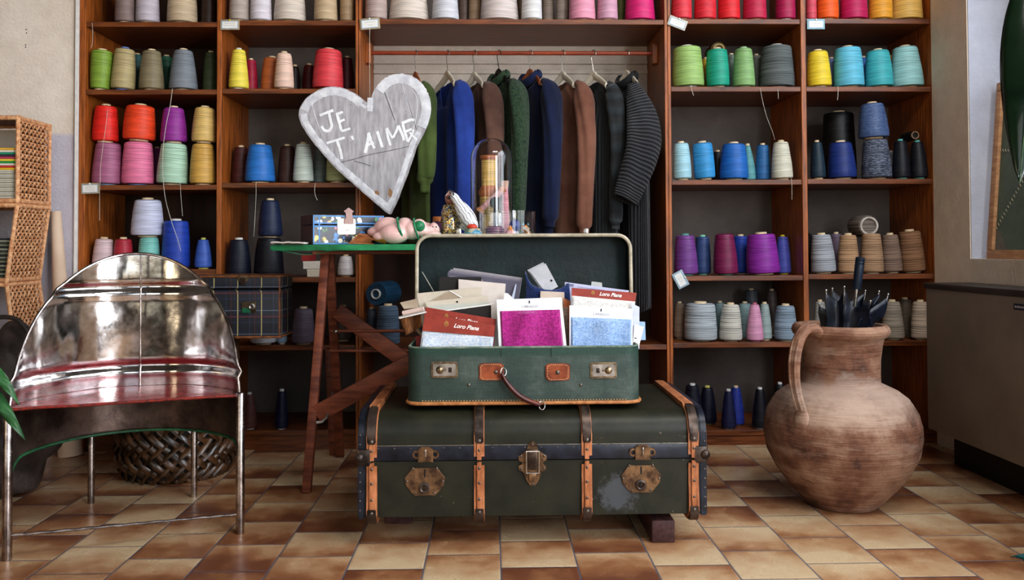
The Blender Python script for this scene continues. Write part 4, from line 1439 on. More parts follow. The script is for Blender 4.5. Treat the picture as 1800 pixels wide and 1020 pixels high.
def fn(u, v):
    xa = 704 + 36 * u + 10 * v * (1 - u)
    ya = 560 - 9 * u + (30 - 6 * u) * v
    return at(xa, ya, 2.545 - .012 * math.sin(u * 7) + .015 * u)


mb.grid(fn, 16, 10)
mb.build('fabric', mat('brown_pile', (92, 54, 28), (150, 98, 58), rough=.9, scale=60, stretch=(3, 3, .6), bump=.8, bscale=150), t, solid=.004)
# two red headed cards in front on the left
for i, (q, nm) in enumerate((([(748, 540), (872, 561), (869, 600), (744, 592)], 'rear'), ([(747, 551), (870, 572), (866, 612), (738, 612)], 'front'))):
    c = Card(q, 2.516 - .012 * i, 2.512 - .014 * i, REDC, 'dark red headed swatch card at front left, %s of the two' % nm, thick=.002)
    if i == 0:
        c.text('Loro Piana', .58, .27, .0155, WHT, .001, .35, bold=.0003)
        crest(c, .30, .2, .012, GOLD)
    else:
        c.cloth(.0, 1.0, .48 if i else .6, 2.0, knit('white_blue_knit', (176, 196, 222), (236, 236, 236)), .006, 7, label='white and pale blue fabric')
        c.panel(0, 1, .0, .5, .0075, REDC, 'header', .007, label='dark red header')
        c.text('Loro Piana', .60, .24, .0168, WHT, .0082, .35, bold=.0003)
        o = c.p(.32, .22, .0085)
        c2 = c
        M = frame(o, c.p(.42, .22) - c.p(.32, .22), c.p(.32, .1) - c.p(.32, .22))
        mb = MB()
        s = .014
        for cx, cy, r in ((0, 0, .42), (0, .36, .2), (-.22, .1, .2), (.22, .1, .2)):
            mb.tube([M @ V(((cx + r * math.cos(a)) * s, (cy + r * 1.1 * math.sin(a)) * s, 0)) for a in [2 * PI * i2 / 18 for i2 in range(19)]], s * .07, 5)
        mb.build('crest', GOLD, c.t)
c = Card([(730, 592), (746, 588), (748, 612), (732, 612)], 2.54, 2.535, flat((120, 30, 26), .6, tag='red_card2'), 'red card corner low at the left end of the suitcase')
# ------------------------------------------------------------------ jug
CLAYN = NT('terracotta_clay')
f1 = CLAYN.noise(CLAYN.coords((1, 1, 1.0)), 6, 9, .68)
f2 = CLAYN.noise(CLAYN.coords((1, 1, 5)), 3.2, 5, .7)
f3 = CLAYN.noise(CLAYN.coords((1, 1, 1)), 22, 6, .7)
cc = CLAYN.ramp(f1, [(0.36, lin((66, 40, 29))), (0.47, lin((112, 73, 54))), (0.62, lin((150, 114, 91)))])
cc = CLAYN.mix(CLAYN.math('MULTIPLY', CLAYN.ramp(f2, [(0.5, BW[0]), (0.72, BW[1])]), .5), cc, lin((196, 168, 146)))
spz_ = CLAYN.n('ShaderNodeSeparateXYZ')
tcz_ = CLAYN.n('ShaderNodeTexCoord')
CLAYN.l(tcz_.outputs['Object'], spz_.inputs[0])
dust = CLAYN.ramp(CLAYN.math('ADD', spz_.outputs[2], CLAYN.math('MULTIPLY', CLAYN.math('SUBTRACT', f1, .5), .25)), [(.27, BW[0]), (.36, BW[1]), (.39, BW[1]), (.42, BW[0])])
cc = CLAYN.mix(CLAYN.math('MULTIPLY', dust, .5), cc, lin((186, 164, 148)))
cc = CLAYN.mix(CLAYN.math('MULTIPLY', CLAYN.ramp(f3, [(0.58, BW[0]), (0.70, BW[1])]), .35), cc, lin((84, 52, 38)))
CLAYN.l(cc, CLAYN.b.inputs['Base Color'])
CLAYN.set(Roughness=.72)
CLAYN.b.inputs['Specular IOR Level'].default_value = .3
CLAYN.bump(CLAYN.math('ADD', CLAYN.noise(CLAYN.coords((.6, .6, 14)), 5, 5, .6), CLAYN.math('MULTIPLY', f3, .5)), .8, .010)
CLAY = CLAYN.m
JY = 2.76
jx = at(1479, 770, JY).x
jug = thing('clay_jug', 'large terracotta jug with one handle holding a black umbrella', 'jug', (jx, JY, 0))
kk = JY / FPX


def jz(py, Y=JY):
    return at(1480, py, Y).z


prof = [(.104, 0.0), (.116, .003), (.130, .02), (.168, .065), (.205, .115), (.232, .17), (.2415, .225), (.240, .262), (.228, .30), (.215, .323), (.2135, .327), (.211, .331), (.206, .338), (.204, .342), (.20, .346),
        (.172, .368), (.135, .386), (.121, .392), (.1185, .40), (.1185, .43), (.121, .47), (.126, .51), (.131, .535), (.140, .541), (.148, .548), (.151, .560), (.149, .572), (.142, .579), (.134, .580), (.128, .576), (.122, .56), (.112, .50), (.108, .42), (.114, .385), (.155, .362), (.20, .31), (.222, .23), (.19, .12), (.12, .04)]


def fn(r, z, a):
    w = .0016 * math.sin(z * 240 + math.sin(a * 2) * .9) * (1 if .04 < z < .32 else .35)
    return r + w + .0022 * math.sin(2 * a + z * 7), z


MB().lathe(prof, 72, cap0=True, cap1=True, fn=fn).build('jug_body', CLAY, jug, world=False, angle=60)
d = V((-.80, -.60, 0)).normalized()
hp = [(.138, .560), (.165, .572), (.205, .568), (.240, .535), (.258, .48), (.258, .42), (.244, .37), (.228, .335), (.220, .30), (.222, .262), (.226, .235)]
pts = spline([d * r + V((0, 0, z)) for r, z in hp], 5)
n = len(pts)
side = V((d.y, -d.x, 0))
rad = []
for i in range(n):
    u = i / (n - 1)
    rad.append(.021 + .010 * smooth((.18 - u) / .18) - .003 * smooth((u - .3) / .3) + .012 * smooth((u - .72) / .12) * (1 - smooth((u - .86) / .14)) - .012 * smooth((u - .86) / .14))
mb = MB().tube(pts, rad, 18, flat=(.62, 1.0), up=(0, 0, 1))
mb.build('handle', CLAY, jug, world=False, angle=70)
mb = MB()
for s in (-.45, .45):
    mb.tube([p + side * s * rad[i] + (V((0, 0, 1)) if i < 12 else d) * rad[i] * .52 for i, p in enumerate(pts[2:-14])], .0042, 8)
mb.build('handle_ridge', CLAY, jug, world=False)

# ------------------------------------------------------------------ umbrella
UMB = mat('umbrella_cloth', (5, 8, 15), (12, 19, 34), rough=.38, scale=20, bump=.2, bscale=90)
UH = mat('umbrella_grip', (8, 18, 30), (16, 32, 50), rough=.38, scale=40, bump=.1)
utop, ubot = at(1512.5, 452, 2.74), at(1498, 575, 2.76)
um = thing('umbrella', 'black folded umbrella standing grip upwards in the clay jug', 'umbrella', (jx, JY, .1))
ax = (utop - ubot).normalized()
L = (at(1503, 508, 2.745) - utop).length
mb = MB()
u0 = utop
prof = [(.0, 0), (.010, -.0005), (.0145, -.003), (.0148, -.012), (.0140, -.0145), (.0148, -.017), (.0148, -.021), (.0140, -.0235), (.0148, -.026), (.0142, -.06), (.0128, -.1), (.0120, -L)]
M = frame(utop, ax.orthogonal(), V((0, 0, 0)) + ax.cross(ax.orthogonal()))
mb.lathe(prof, 24, M=M, cap0=False).build('grip', UH, um)
MB().tube([utop - ax * L, utop - ax * .36], .0055, 12).build('shaft', STEEL, um)
# loosely folded canopy: pleats rising out of the jug
ribs = []
nr = 8
ang0 = .35
rimz = [0] * nr
tips_px = [(1452, 511), (1463, 508), (1484, 505), (1521, 512), (1545, 513), (1561, 518), (1530, 530), (1440, 535)]
tip_y = [2.72, 2.80, 2.70, 2.82, 2.78, 2.74, 2.66, 2.76]
tips = [at(x, y, Y) for (x, y), Y in zip(tips_px, tip_y)]
cen = V((jx + .01, JY, 0))
tips.sort(key=lambda p: math.atan2(p.y - cen.y, p.x - cen.x))
base = V((jx + .0, JY + .005, .30))


def canopy(u, v):
    x = u * nr
    i = int(x) % nr
    fr_ = x - int(x)
    a, b = tips[i], tips[(i + 1) % nr]
    c = a.lerp(b, fr_)
    sag = math.sin(PI * fr_)
    rimp = V((cen.x, cen.y, c.z)) + (c - V((cen.x, cen.y, c.z))) * (1 - .25 * sag)
    rimp.z -= .034 * sag + .006
    bp = base + V((rimp.x - cen.x, rimp.y - cen.y, 0)) * .62
    p = bp.lerp(rimp, v)
    bulge = math.sin(PI * v) * .012
    p += V((rimp.x - cen.x, rimp.y - cen.y, 0)) * bulge * 4
    p += V((noise.noise(p * 30), noise.noise(p * 30 + V((5, 0, 0))), 0)) * .006
    rr_ = math.hypot(p.x - jx, p.y - JY)
    lim = .098 + max(0.0, p.z - .586) * 2.2
    if rr_ > lim:
        p.x = jx + (p.x - jx) * lim / rr_
        p.y = JY + (p.y - JY) * lim / rr_
    return p


MB().grid(canopy, 96, 18, wrap=True).build('canopy', UMB, um, angle=60, solid=.0015)
for tp in tips:
    dd = (tp - base).normalized()
    out = V((tp.x - cen.x, tp.y - cen.y, 0)).normalized()
    MB().tube([base.lerp(tp, .86) + out * .002, base.lerp(tp, .93) + out * .003, tp], [.0018, .0018, .0022], 7).build('rib', STEEL, um)
    MB().ball(tp, .0036, (1, 1, 1.3), None, 10, 8).build('rib_tip', STEEL, um)
MB().tube([at(1508, 573, 2.685), at(1512, 562, 2.68), at(1520, 557, 2.69), at(1529, 560, 2.70), at(1530, 572, 2.705)], .004, 8).build('closing_strap', UMB, um)

# ------------------------------------------------------------------ chair cut from a steel drum
CHR = NT('polished_drum_steel')
n1 = CHR.noise(CHR.coords((1, 1, .5)), 9, 3, .5)
n2 = CHR.noise(CHR.coords((1, 1, 1)), 45, 4, .6)
CHR.l(CHR.ramp(n2, [(0.3, (.50, .47, .46, 1)), (0.65, (.72, .70, .70, 1))]), CHR.b.inputs['Base Color'])
CHR.set(Metallic=1.0)
CHR.l(CHR.math('MULTIPLY_ADD', n2, .16, .04), CHR.b.inputs['Roughness'])
CHR.bump(CHR.math('ADD', n1, CHR.math('MULTIPLY', n2, .10)), .16, .012)
CHR = CHR.m
LEGM = mat('chair_leg_steel', (120, 108, 104), (190, 178, 172), rough=.25, metal=1.0, scale=30, bump=.15)
SEATM = NT('worn_red_seat')
a1 = SEATM.noise(SEATM.coords((4, 30, 4), (0, 0, R(21))), 2.4, 7, .7)
cc = SEATM.ramp(a1, [(0.35, lin((60, 16, 18))), (0.5, lin((150, 22, 32))), (0.66, lin((176, 48, 54))), (0.76, lin((120, 96, 100)))])
SEATM.l(cc, SEATM.b.inputs['Base Color'])
SEATM.set(Metallic=.25)
SEATM.l(SEATM.math('MULTIPLY_ADD', a1, .3, .12), SEATM.b.inputs['Roughness'])
SEATM.bump(a1, .3, .003)
SEATM = SEATM.m
RUST = mat('rusty_edge', (70, 22, 18), (140, 40, 30), rough=.6, scale=80, bump=.3)
GREENE = mat('green_edge', (18, 56, 34), (34, 92, 58), rough=.5, scale=40)
FL, FRR = atz(12, 985, 0), atz(422, 938, 0)
C0 = (FL + FRR) / 2
RAD = (FRR - FL).length / 2
U = (FRR - FL).normalized()
VV = V((-U.y, U.x, 0))
SEATZ = .402
chair = thing('drum_chair', 'shiny metal armchair cut from a steel drum with worn red seat', 'chair', C0)


def drum(th, z, dr=0.0):
    rb = .0075 * math.exp(-((z - .715) / .011) ** 2) + .0085 * math.exp(-((z - .468) / .011) ** 2) - .003 * math.exp(-((z - .69) / .01) ** 2) - .003 * math.exp(-((z - .445) / .01) ** 2)
    dent = .0022 * noise.noise(V((th * 3.2, z * 7, 1.3))) + .0007 * noise.noise(V((th * 9, z * 15, 4.3)))
    r = RAD - .002 + rb + dent + dr
    return C0 + U * (r * math.cos(th)) + VV * (r * math.sin(th)) + V((0, 0, z))


def ztop(th):
    return SEATZ + .415 * max(0.0, math.sin(th)) ** .86


def fn(u, v):
    th = PI * (.002 + .996 * u)
    zz = SEATZ - .012 + (ztop(th) - SEATZ + .014) * v
    return drum(th, zz)


MB().grid(fn, 110, 70).build('backrest', CHR, chair, angle=80, solid=.0022)
rim = [drum(PI * (.002 + .996 * i / 90), ztop(PI * (.002 + .996 * i / 90)) + .002) for i in range(91)]
MB().tube(rim, .0048, 8).build('rim_wire', LEGM, chair)
seam = [drum(PI / 2 - .04, z, -.003) for z in [SEATZ + .003 + (ztop(PI / 2 - .04) - SEATZ - .006) * i / 24 for i in range(25)]]
MB().tube(seam, .0026, 6).build('weld_seam', LEGM, chair)


def sfn(u, v):
    th = PI * u
    r = RAD * .992 * v
    p = C0 + U * (r * math.cos(th)) + VV * (r * math.sin(th)) + V((0, 0, SEATZ))
    p.z += .003 * noise.noise(p * 9)
    return p


MB().grid(sfn, 60, 16).build('seat', SEATM, chair, angle=60, solid=.004)
MB().tube([C0 + U * (RAD * .99 * (2 * i / 20 - 1)) + V((0, 0, SEATZ + .003 * noise.noise((C0 + U * RAD * (2 * i / 20 - 1)) * 9))) for i in range(21)], .0042, 8).build('seat_edge', RUST, chair)


def zlow(th):
    return .252 + .012 * math.sin(th) - .03 * smooth((abs(th - PI / 2) - 1.25) / .3)


def kfn(u, v):
    th = PI * (.003 + .994 * u)
    return drum(th, zlow(th) + (SEATZ - .006 - zlow(th)) * v, .0)


SKIRT = mat('drum_inside', (52, 40, 36), (96, 80, 72), rough=.35, metal=.75, scale=12, bump=.4, bscale=30, bdist=.004)
MB().grid(kfn, 70, 14).build('skirt', SKIRT, chair, angle=60, solid=.002)
MB().tube([drum(PI * (.003 + .994 * i / 60), zlow(PI * (.003 + .994 * i / 60))) for i in range(61)], .0042, 8).build('skirt_edge', GREENE, chair)
RL, RR = atz(160, 885, 0), atz(341, 874, 0)
for nm, p, zt, r in (('fl', FL, SEATZ + .002, .0125), ('fr', FRR, SEATZ + .008, .0125), ('rl', RL, SEATZ - .006, .0105), ('rr', RR, SEATZ - .006, .0105)):
    MB().lathe([(r * .96, 0), (r, .002), (r, zt - .002), (r * .9, zt)], 20, M=Matrix.Translation(p)).build('leg', LEGM, chair, angle=50)
mb = MB()
pp = [FL + V((0, 0, .064)) + U * .008, FRR + V((0, 0, .056)) - U * .008]
mb.tube([pp[0].lerp(pp[1], i / 30) + V((0, 0, .0008 * math.sin(i * 2.1))) for i in range(31)], .0042, 8)
mb.build('stretcher', LEGM, chair)

# ------------------------------------------------------------------ braided basket and tartan case
DBRN = mat('dark_cane', (28, 16, 8), (88, 56, 30), rough=.32, scale=26, bump=.25, bscale=90, spec=.6)
bc = V((atz(312, 800, 0).x, 3.235, 0))
bc.x = at(312, 800, 3.235).x
br = .206
bsk = thing('woven_basket', 'dark braided basket on the floor behind the metal chair', 'basket', bc)
BH = at(400, 590, 3.2).z - .008
MB().lathe([(br * .80, 0), (br * .9, .02), (br * .955, .08), (br * .965, BH - .01), (br * .9, BH - .012)], 40).build('liner', mat('basket_inside', (14, 10, 8), (24, 16, 12), rough=.8), bsk, world=False)
mb = MB()
ns = 26
for sgn in (1, -1):
    for s in range(ns):
        pts = []
        for i in range(44):
            u = i / 43
            a = 2 * PI * s / ns + sgn * u * 2 * PI * .42
            zz = .006 + u * (BH - .02)
            ph = (u * ns * .84 + (0 if sgn > 0 else .5)) * PI * 1
            r = br * (.86 + .14 * smooth(zz / .07)) + .006 * math.sin(u * ns * .42 * 2 * PI / 2 + (0 if sgn > 0 else PI))
            pts.append((r * math.cos(a), r * math.sin(a), zz))
        mb.tube(pts, .0115, 6, flat=(.95, .34), up=(0, 0, 1))
mb.build('braiding', DBRN, bsk, world=False, angle=60)
MB().lathe([(br * .95, BH - .022), (br * 1.05, BH - .016), (br * 1.06, BH - .004), (br * .98, BH), (0.01, BH)], 40, cap0=False).build('lid', DBRN, bsk, world=False)

tP = NT('tartan_cloth')
tc = tP.n('ShaderNodeTexCoord')
sp = tP.n('ShaderNodeSeparateXYZ')
tP.l(tc.outputs['Object'], sp.inputs[0])
xx = tP.math('ADD', sp.outputs[0], tP.math('MULTIPLY', sp.outputs[1], 1.0))


def stripe(src, period, phase, width):
    q = tP.math('FRACT', tP.math('ADD', tP.math('DIVIDE', src, period), phase + 20.0))
    dd = tP.math('ABSOLUTE', tP.math('SUBTRACT', q, .5))
    return tP.math('LESS_THAN', dd, width / period / 2)


g1 = tP.math('LESS_THAN', tP.math('FRACT', tP.math('ADD', tP.math('DIVIDE', xx, .086), 20.2)), .5)
g2 = tP.math('LESS_THAN', tP.math('FRACT', tP.math('ADD', tP.math('DIVIDE', sp.outputs[2], .086), 20.1)), .5)
cc = tP.mix(tP.math('MULTIPLY', tP.math('ADD', g1, g2), .5), lin((9, 11, 16)), lin((13, 19, 36)))
for src, ph, w, colr, al in ((xx, .52, .0035, (196, 180, 110), .7), (xx, .02, .003, (50, 66, 110), .35), (sp.outputs[2], .3, .003, (130, 140, 150), .4), (sp.outputs[2], .80, .003, (40, 56, 100), .4), (sp.outputs[2], .56, .004, (110, 36, 34), .6), (xx, .80, .003, (90, 34, 34), .5)):
    cc = tP.mix(tP.math('MULTIPLY', stripe(src, .086, ph, w), al), cc, lin(colr))
tP.l(cc, tP.b.inputs['Base Color'])
tP.set(Roughness=.6)
TART = tP.m
BY0, BY1 = 3.14, 3.33
tx1 = at(494, 540, BY0).x
tx0 = tx1 - .50
tz0, tz1 = at(470, 589, BY0).z, at(470, 485, BY0).z
tz0 = BH + .001
tb = thing('tartan_case', 'small dark tartan case with brown piping behind the metal chair', 'case', ((tx0 + tx1) / 2, (BY0 + BY1) / 2, tz0))
zs = tz1 - .05
MB().box2((tx0, BY0, tz0 + .004), (tx1, BY1, zs), .012).build('case_body', TART, tb, angle=40)
MB().box2((tx0, BY0, zs + .002), (tx1, BY1, tz1), .010).build('case_lid', TART, tb, angle=40)
PIP = mat('brown_piping', (90, 50, 26), (134, 80, 44), rough=.5, scale=40)
for z, o in ((tz0 + .006, .001), (tz1 - .002, .001)):
    P = [V((x, y, z)) for x, y in rrect(tx1 - tx0 - .004, BY1 - BY0 - .004, .012, 4, (tx0 + tx1) / 2, (BY0 + BY1) / 2)]
    MB().tube(P + [P[0]], .0045, 8).build('piping', PIP, tb)
MB().tube([(tx1 - .006, BY0 + .004, tz0 + .01), (tx1 - .006, BY0 + .004, tz1 - .008)], .003, 7).build('piping', PIP, tb)
M = fr_front(438, 540, BY0)
lk = MB().prism(rrect(.052, .040, .004, 3), 0, .008, M, .002).build('lock', LOCKM, tb)
MB().lathe([(.012, .008), (.012, .013), (.008, .014), (.004, .012)], 20, M=M @ Matrix.Translation((.012, .002, 0))).build('lock_button', STEEL, lk)
MB().box((-.008, -.012, .009), (.030, .016, .003), M).build('green_tab', flat((20, 90, 60), .5, tag='green'), lk)
M = fr_front(428, 492, BY0)
MB().prism([(-.022, .004), (-.016, .014), (.016, .014), (.022, .004), (.012, -.008), (-.012, -.008)], 0, .006, M, .001).build('hasp', LOCKM, tb)
MB().prism(rrect(.018, .024, .003, 3), 0.004, .010, M @ Matrix.Translation((0, -.006, 0)), .001).build('hasp_tongue', flat((60, 44, 36), .4, .6, tag='iron'), tb)

# ------------------------------------------------------------------ ironing board
GREENB = mat('green_board_cloth', (22, 120, 70), (40, 150, 92), rough=.7, scale=14, bump=.3, bscale=200, sheen=.2)
WDB = mat('reddish_stand_wood', (84, 38, 24), (136, 72, 48), rough=.48, scale=7, stretch=(1, 6, 6), bump=.25, bscale=60)
ib0, ib1 = 2.90, 3.295
bx0 = at(474, 434, 3.02).x
bx1 = .34
bz1 = at(600, 430, ib0).z
bz0 = bz1 - .020
BTOP = bz1
ib = thing('ironing_board', 'old wooden ironing board with green cover standing behind the suitcase', 'ironing board', ((bx0 + bx1) / 2, (ib0 + ib1) / 2, 0))
poly = []
cy = (ib0 + ib1) / 2
hw = (ib1 - ib0) / 2
N = 24
for i in range(N + 1):
    u = i / N
    poly.append((bx0 + (bx1 - bx0) * u, cy - hw * min(1, (.35 + .65 * smooth(u / .28)))))
for i in range(N, -1, -1):
    u = i / N
    poly.append((bx0 + (bx1 - bx0) * u, cy + hw * min(1, (.35 + .65 * smooth(u / .28)))))
MB().prism(poly, bz0, bz1, Matrix.Identity(4), .004).build('board_cover', GREENB, ib, angle=50)
MB().box2((bx0 + .16, cy - .13, bz0 - .014), (bx1 - .05, cy + .13, bz0 - .001), .003).build('board_base', WDB, ib)


def sagf(u, v):
    x = at(484 + 112 * u, 440, 3.0).x
    s = math.sin(PI * min(1, u * 1.02)) ** 1.3
    y = ib0 + .10 + .2 * v
    y = cy - hw * .92 * (.35 + .65 * smooth(((x - bx0) / (bx1 - bx0)) / .28)) * (1 - v * .9)
    return V((x, y, bz0 + .001 - .016 * s * (1 - .3 * v)))


MB().grid(sagf, 24, 8).build('sagging_hem', GREENB, ib, solid=.002)


def plank(a, b, w, th, name='leg', up=(0, 0, 1), m=WDB):
    a, b = V(a), V(b)
    dd = (b - a).normalized()
    nrm = V((0, -1, 0))
    nrm = (nrm - dd * nrm.dot(dd)).normalized()
    s = dd.cross(nrm)
    M = Matrix((dd, s, nrm)).transposed().to_4x4()
    M.translation = (a + b) / 2
    return MB().box((0, 0, 0), ((b - a).length, w, th), M, .003).build(name, m, ib, angle=40)


ap = at(573, 450, 3.07)
ap.z = bz0 - .004
ft = atz(539, 866, 0)
plank(ap, ft, .030, .030)
apb = ap + V((.004, .045, 0))
fb = atz(598, 803, 0)
plank(apb, fb, .032, .026)
m0 = at(578, 612, 3.46)
m1 = atz(585, 793, 0)
m1.y = m0.y + .02
m1.x = at(585, 793, m1.y).x
plank(m0, m1, .026, .024)
plank(at(592, 546, 3.2), at(852, 738, 3.2), .058, .020, 'brace')
plank(at(556, 728, 2.985), at(872, 556, 2.985), .060, .020, 'brace')
rx = at(880, 450, 3.07).x
plank((rx, 3.07, bz0 - .004), (rx + .07, 2.985, 0), .030, .030)
plank((rx, 3.115, bz0 - .004), (rx - .05, 3.34, 0), .032, .026)
for y, Y in ((582, 3.19), (617, 3.22)):
    MB().tube([at(580, y, Y), at(884, y, Y)], .0055, 10).build('cross_rod', WDB, ib)
mb = MB().tube([at(556, 743, 2.95), at(566, 742, 2.955), at(574, 735, 2.96), at(582, 716, 3.0), at(585, 690, 3.1)], .005, 8, flat=(1, .5))
mb.build('iron_hook', STEEL, ib)
MB().ball(at(590, 583, 3.185), .008, (1, 1, 1)).build('rod_end', STEEL, ib)

# ------------------------------------------------------------------ things on the ironing board
Z = BTOP


def on(px, Y):
    p = at(px, 430, Y)
    return V((p.x, Y, Z))


# folded white cloth
p0 = on(520, 3.0)
t = thing('cloth', 'crumpled white cloth lying on the left tip of the green board', 'cloth', p0)


def fn(u, v):
    x = at(480 + 62 * u, 430, 3.02).x
    y = 3.02 + .14 * (v - .5) * (.5 + .5 * u)
    return V((x, y, Z + .004 + .006 * abs(noise.noise(V((x * 22, y * 22, 1)))) + .003 * math.sin(PI * u)))


MB().grid(fn, 40, 14).build('cloth_sheet', flat((214, 206, 198), .9, tag='linen'), t, solid=.005)

# decorated box
BOXP = NT('flower_lacquer')
vo = BOXP.n('ShaderNodeTexVoronoi')
vo.inputs['Scale'].default_value = 46
cv = BOXP.coords((1, 1, 1))
BOXP.l(cv, vo.inputs['Vector'])
sc = BOXP.n('ShaderNodeSeparateColor')
BOXP.l(vo.outputs['Color'], sc.inputs[0])
pal = BOXP.ramp(sc.outputs[0], [(0.0, lin((236, 224, 206))), (0.24, lin((200, 120, 140))), (.4, lin((70, 130, 200))), (.55, lin((226, 190, 90))), (.7, lin((90, 150, 90))), (.85, lin((240, 236, 230)))])
pal.node.color_ramp.interpolation = 'CONSTANT'
msk = BOXP.ramp(vo.outputs['Distance'], [(0.40, BW[1]), (0.46, BW[0])])
big = BOXP.noise(BOXP.coords((1, 1, 1)), 24, 3)
msk = BOXP.math('MULTIPLY', msk, BOXP.ramp(big, [(0.40, BW[0]), (0.46, BW[1])]))
BOXP.l(BOXP.mix(msk, lin((14, 18, 34)), pal), BOXP.b.inputs['Base Color'])
BOXP.set(Roughness=.3)
BOXP = BOXP.m
BOXS = mat('box_side', (40, 24, 20), (66, 42, 34), rough=.5, scale=20)
BOXB = flat((70, 130, 190), .4, tag='box_blue')
bcorner = on(549, 2.99)
rot = R(26)
bw_, bd_, bh_ = .262, .17, at(600, 378, 3.05).z - Z
MBX = Matrix.Translation(bcorner) @ Matrix.Rotation(rot, 4, 'Z')
t = thing('decorated_box', 'lidded box with painted flowers and blue borders on the green board', 'box', bcorner)
sp_z = bh_ * .66
for nm, z0, z1 in (('box_body', 0, sp_z - .001), ('box_lid', sp_z + .001, bh_)):
    MB().box((bw_ / 2, bd_ / 2, (z0 + z1) / 2), (bw_, bd_, z1 - z0), MBX, .002).build(nm, BOXS, t, angle=40)
    MB().box((bw_ / 2, -.0008, (z0 + z1) / 2), (bw_ - .006, .002, z1 - z0 - .004), MBX).build('painted_panel', BOXP, t, smooth=False)
mb = MB()
for z in (.004, sp_z - .005, sp_z + .006, bh_ - .005):
    mb.box((bw_ / 2, -.002, z), (bw_ - .004, .002, .005), MBX)
for x in (.004, .024, bw_ - .024, bw_ - .004):
    mb.box((x, -.002, bh_ / 2), (.0045, .002, bh_ - .004), MBX)
mb.build('blue_border', BOXB, t, smooth=False)
mf = MBX @ Matrix(((1, 0, 0, bw_ * .46), (0, 0, -1, -.002), (0, 1, 0, sp_z - .006), (0, 0, 0, 1)))
SILV = mat('clasp_silver', (150, 142, 130), (200, 190, 176), rough=.35, metal=.7, scale=25, bump=.1)
cl = MB().prism(rrect(.066, .056, .006, 3), 0, .005, mf, .0015).build('clasp_plate', SILV, t)
MB().prism([(-.016, -.006), (-.016, .010), (-.008, .014), (-.010, .034), (-.018, .038), (0, .052), (.020, .038), (.012, .034), (.014, .014), (.018, .010), (.018, -.006)], .005, .009, mf @ Matrix.Translation((.006, .016, 0)), .001).build('clasp_hasp', flat((120, 96, 90), .4, .6, tag='iron'), cl)
MB().tube([mf @ V((-.004, -.016, .006)), mf @ V((.006, -.010, .006))], .001, 5).build('clasp_scratch', INK, cl)

# folded brown paper wedge
a = on(614, 2.98)
t = thing('paper_fan', 'folded brown paper wedge under the pink figurine', 'paper', a)
BRP = mat('brown_paper', (120, 64, 30), (176, 104, 54), rough=.7, scale=20, stretch=(1, 1, 8))
mb = MB()
for i in range(7):
    z0 = .003 + i * .0052
    q = [on(612 + i * 3, 2.945) + V((0, 0, z0)), on(657, 2.945) + V((0, 0, z0 * .35)), on(657, 3.02) + V((0, 0, z0 * .35)), on(632 + i * 2, 3.02) + V((0, 0, z0))]
    mb.quad8(q, [p + V((0, 0, .0042)) for p in q])
mb.build('folded_sheets', BRP, t, smooth=False)

# reclining figurine
SKIN = mat('pink_ceramic', (226, 176, 172), (240, 200, 192), rough=.18, scale=12, bump=0, coat=.4, var=.05)
GOLDF = mat('gold_glaze', (150, 96, 36), (196, 140, 62), rough=.2, metal=.4, scale=30, bump=0)
GRB = mat('green_glaze', (20, 96, 62), (52, 140, 92), rough=.25, scale=120, bump=0)
FY = 2.985
fg = thing('figurine', 'plump pink ceramic figurine in green bikini lying on the green board', 'figurine', on(700, FY))


def fp(px, py, dy=0.0):
    return at(px, py, FY + dy)


k = FY / FPX
mb = MB()
for px, py, dy, r, s in ((682, 403, .050, 23, (1.15, 1, .95)), (664, 408, .045, 13, (1.5, .9, .8)), (693, 411, -.02, 20, (1.35, 1, .9)), (672, 416, -.022, 11, (1.6, .9, .8)), (712, 402, .015, 19, (.9, 1.5, 1.05)), (724, 405, .0, 17, (1.1, 1.5, 1.0)),
                         (737, 400, -.015, 14, (1, 1, 1.1)), (740, 402, .035, 14, (1, 1, 1.1)), (750, 408, .01, 14, (1.2, 1.5, .9)), (762, 413, -.03, 9, (1.7, .8, .7)), (752, 399, .045, 8, (1, 1, 1)), (760, 403, .02, 6, (1.2, 1, 1))):
    mb.ball(fp(px, py, dy), r * k, s)
body = mb.build('body', SKIN, fg)
md = body.modifiers.new('merge', 'REMESH')
md.mode = 'VOXEL'
md.voxel_size = .0035
md.use_smooth_shade = True
md = body.modifiers.new('soften', 'SMOOTH')
md.iterations = 8
mb = MB().ball(fp(764, 402, .02), 11 * k, (1, 1, 1.05))
mb.build('head', SKIN, fg)
hr = MB().ball(fp(767, 400, .026), 11 * k, (1.0, 1.05, 1.05))
hr.build('hair', flat((56, 30, 50), .3, tag='glaze'), fg)
mb = MB().ball(fp(761, 399, -.0), 1.3 * k).ball(fp(767, 399, -.002), 1.3 * k)
mb.build('eyes', INK, fg)
MB().ball(fp(763, 404, .0 - .001), 1.6 * k, (1.5, .6, .6)).build('lips', flat((170, 30, 40), .3, tag='glaze'), fg)
mb = MB()


def loopy(c, rx, ry, rz, tilt, r, name, m):
    Mx = Matrix.Rotation(tilt, 3, 'Y')
    P = [V(c) + Mx @ V((rx * math.cos(a) * 0, ry * math.cos(a), rz * math.sin(a))) for a in [2 * PI * i / 30 for i in range(31)]]
    return MB().tube(P, r, 8).build(name, m, fg)


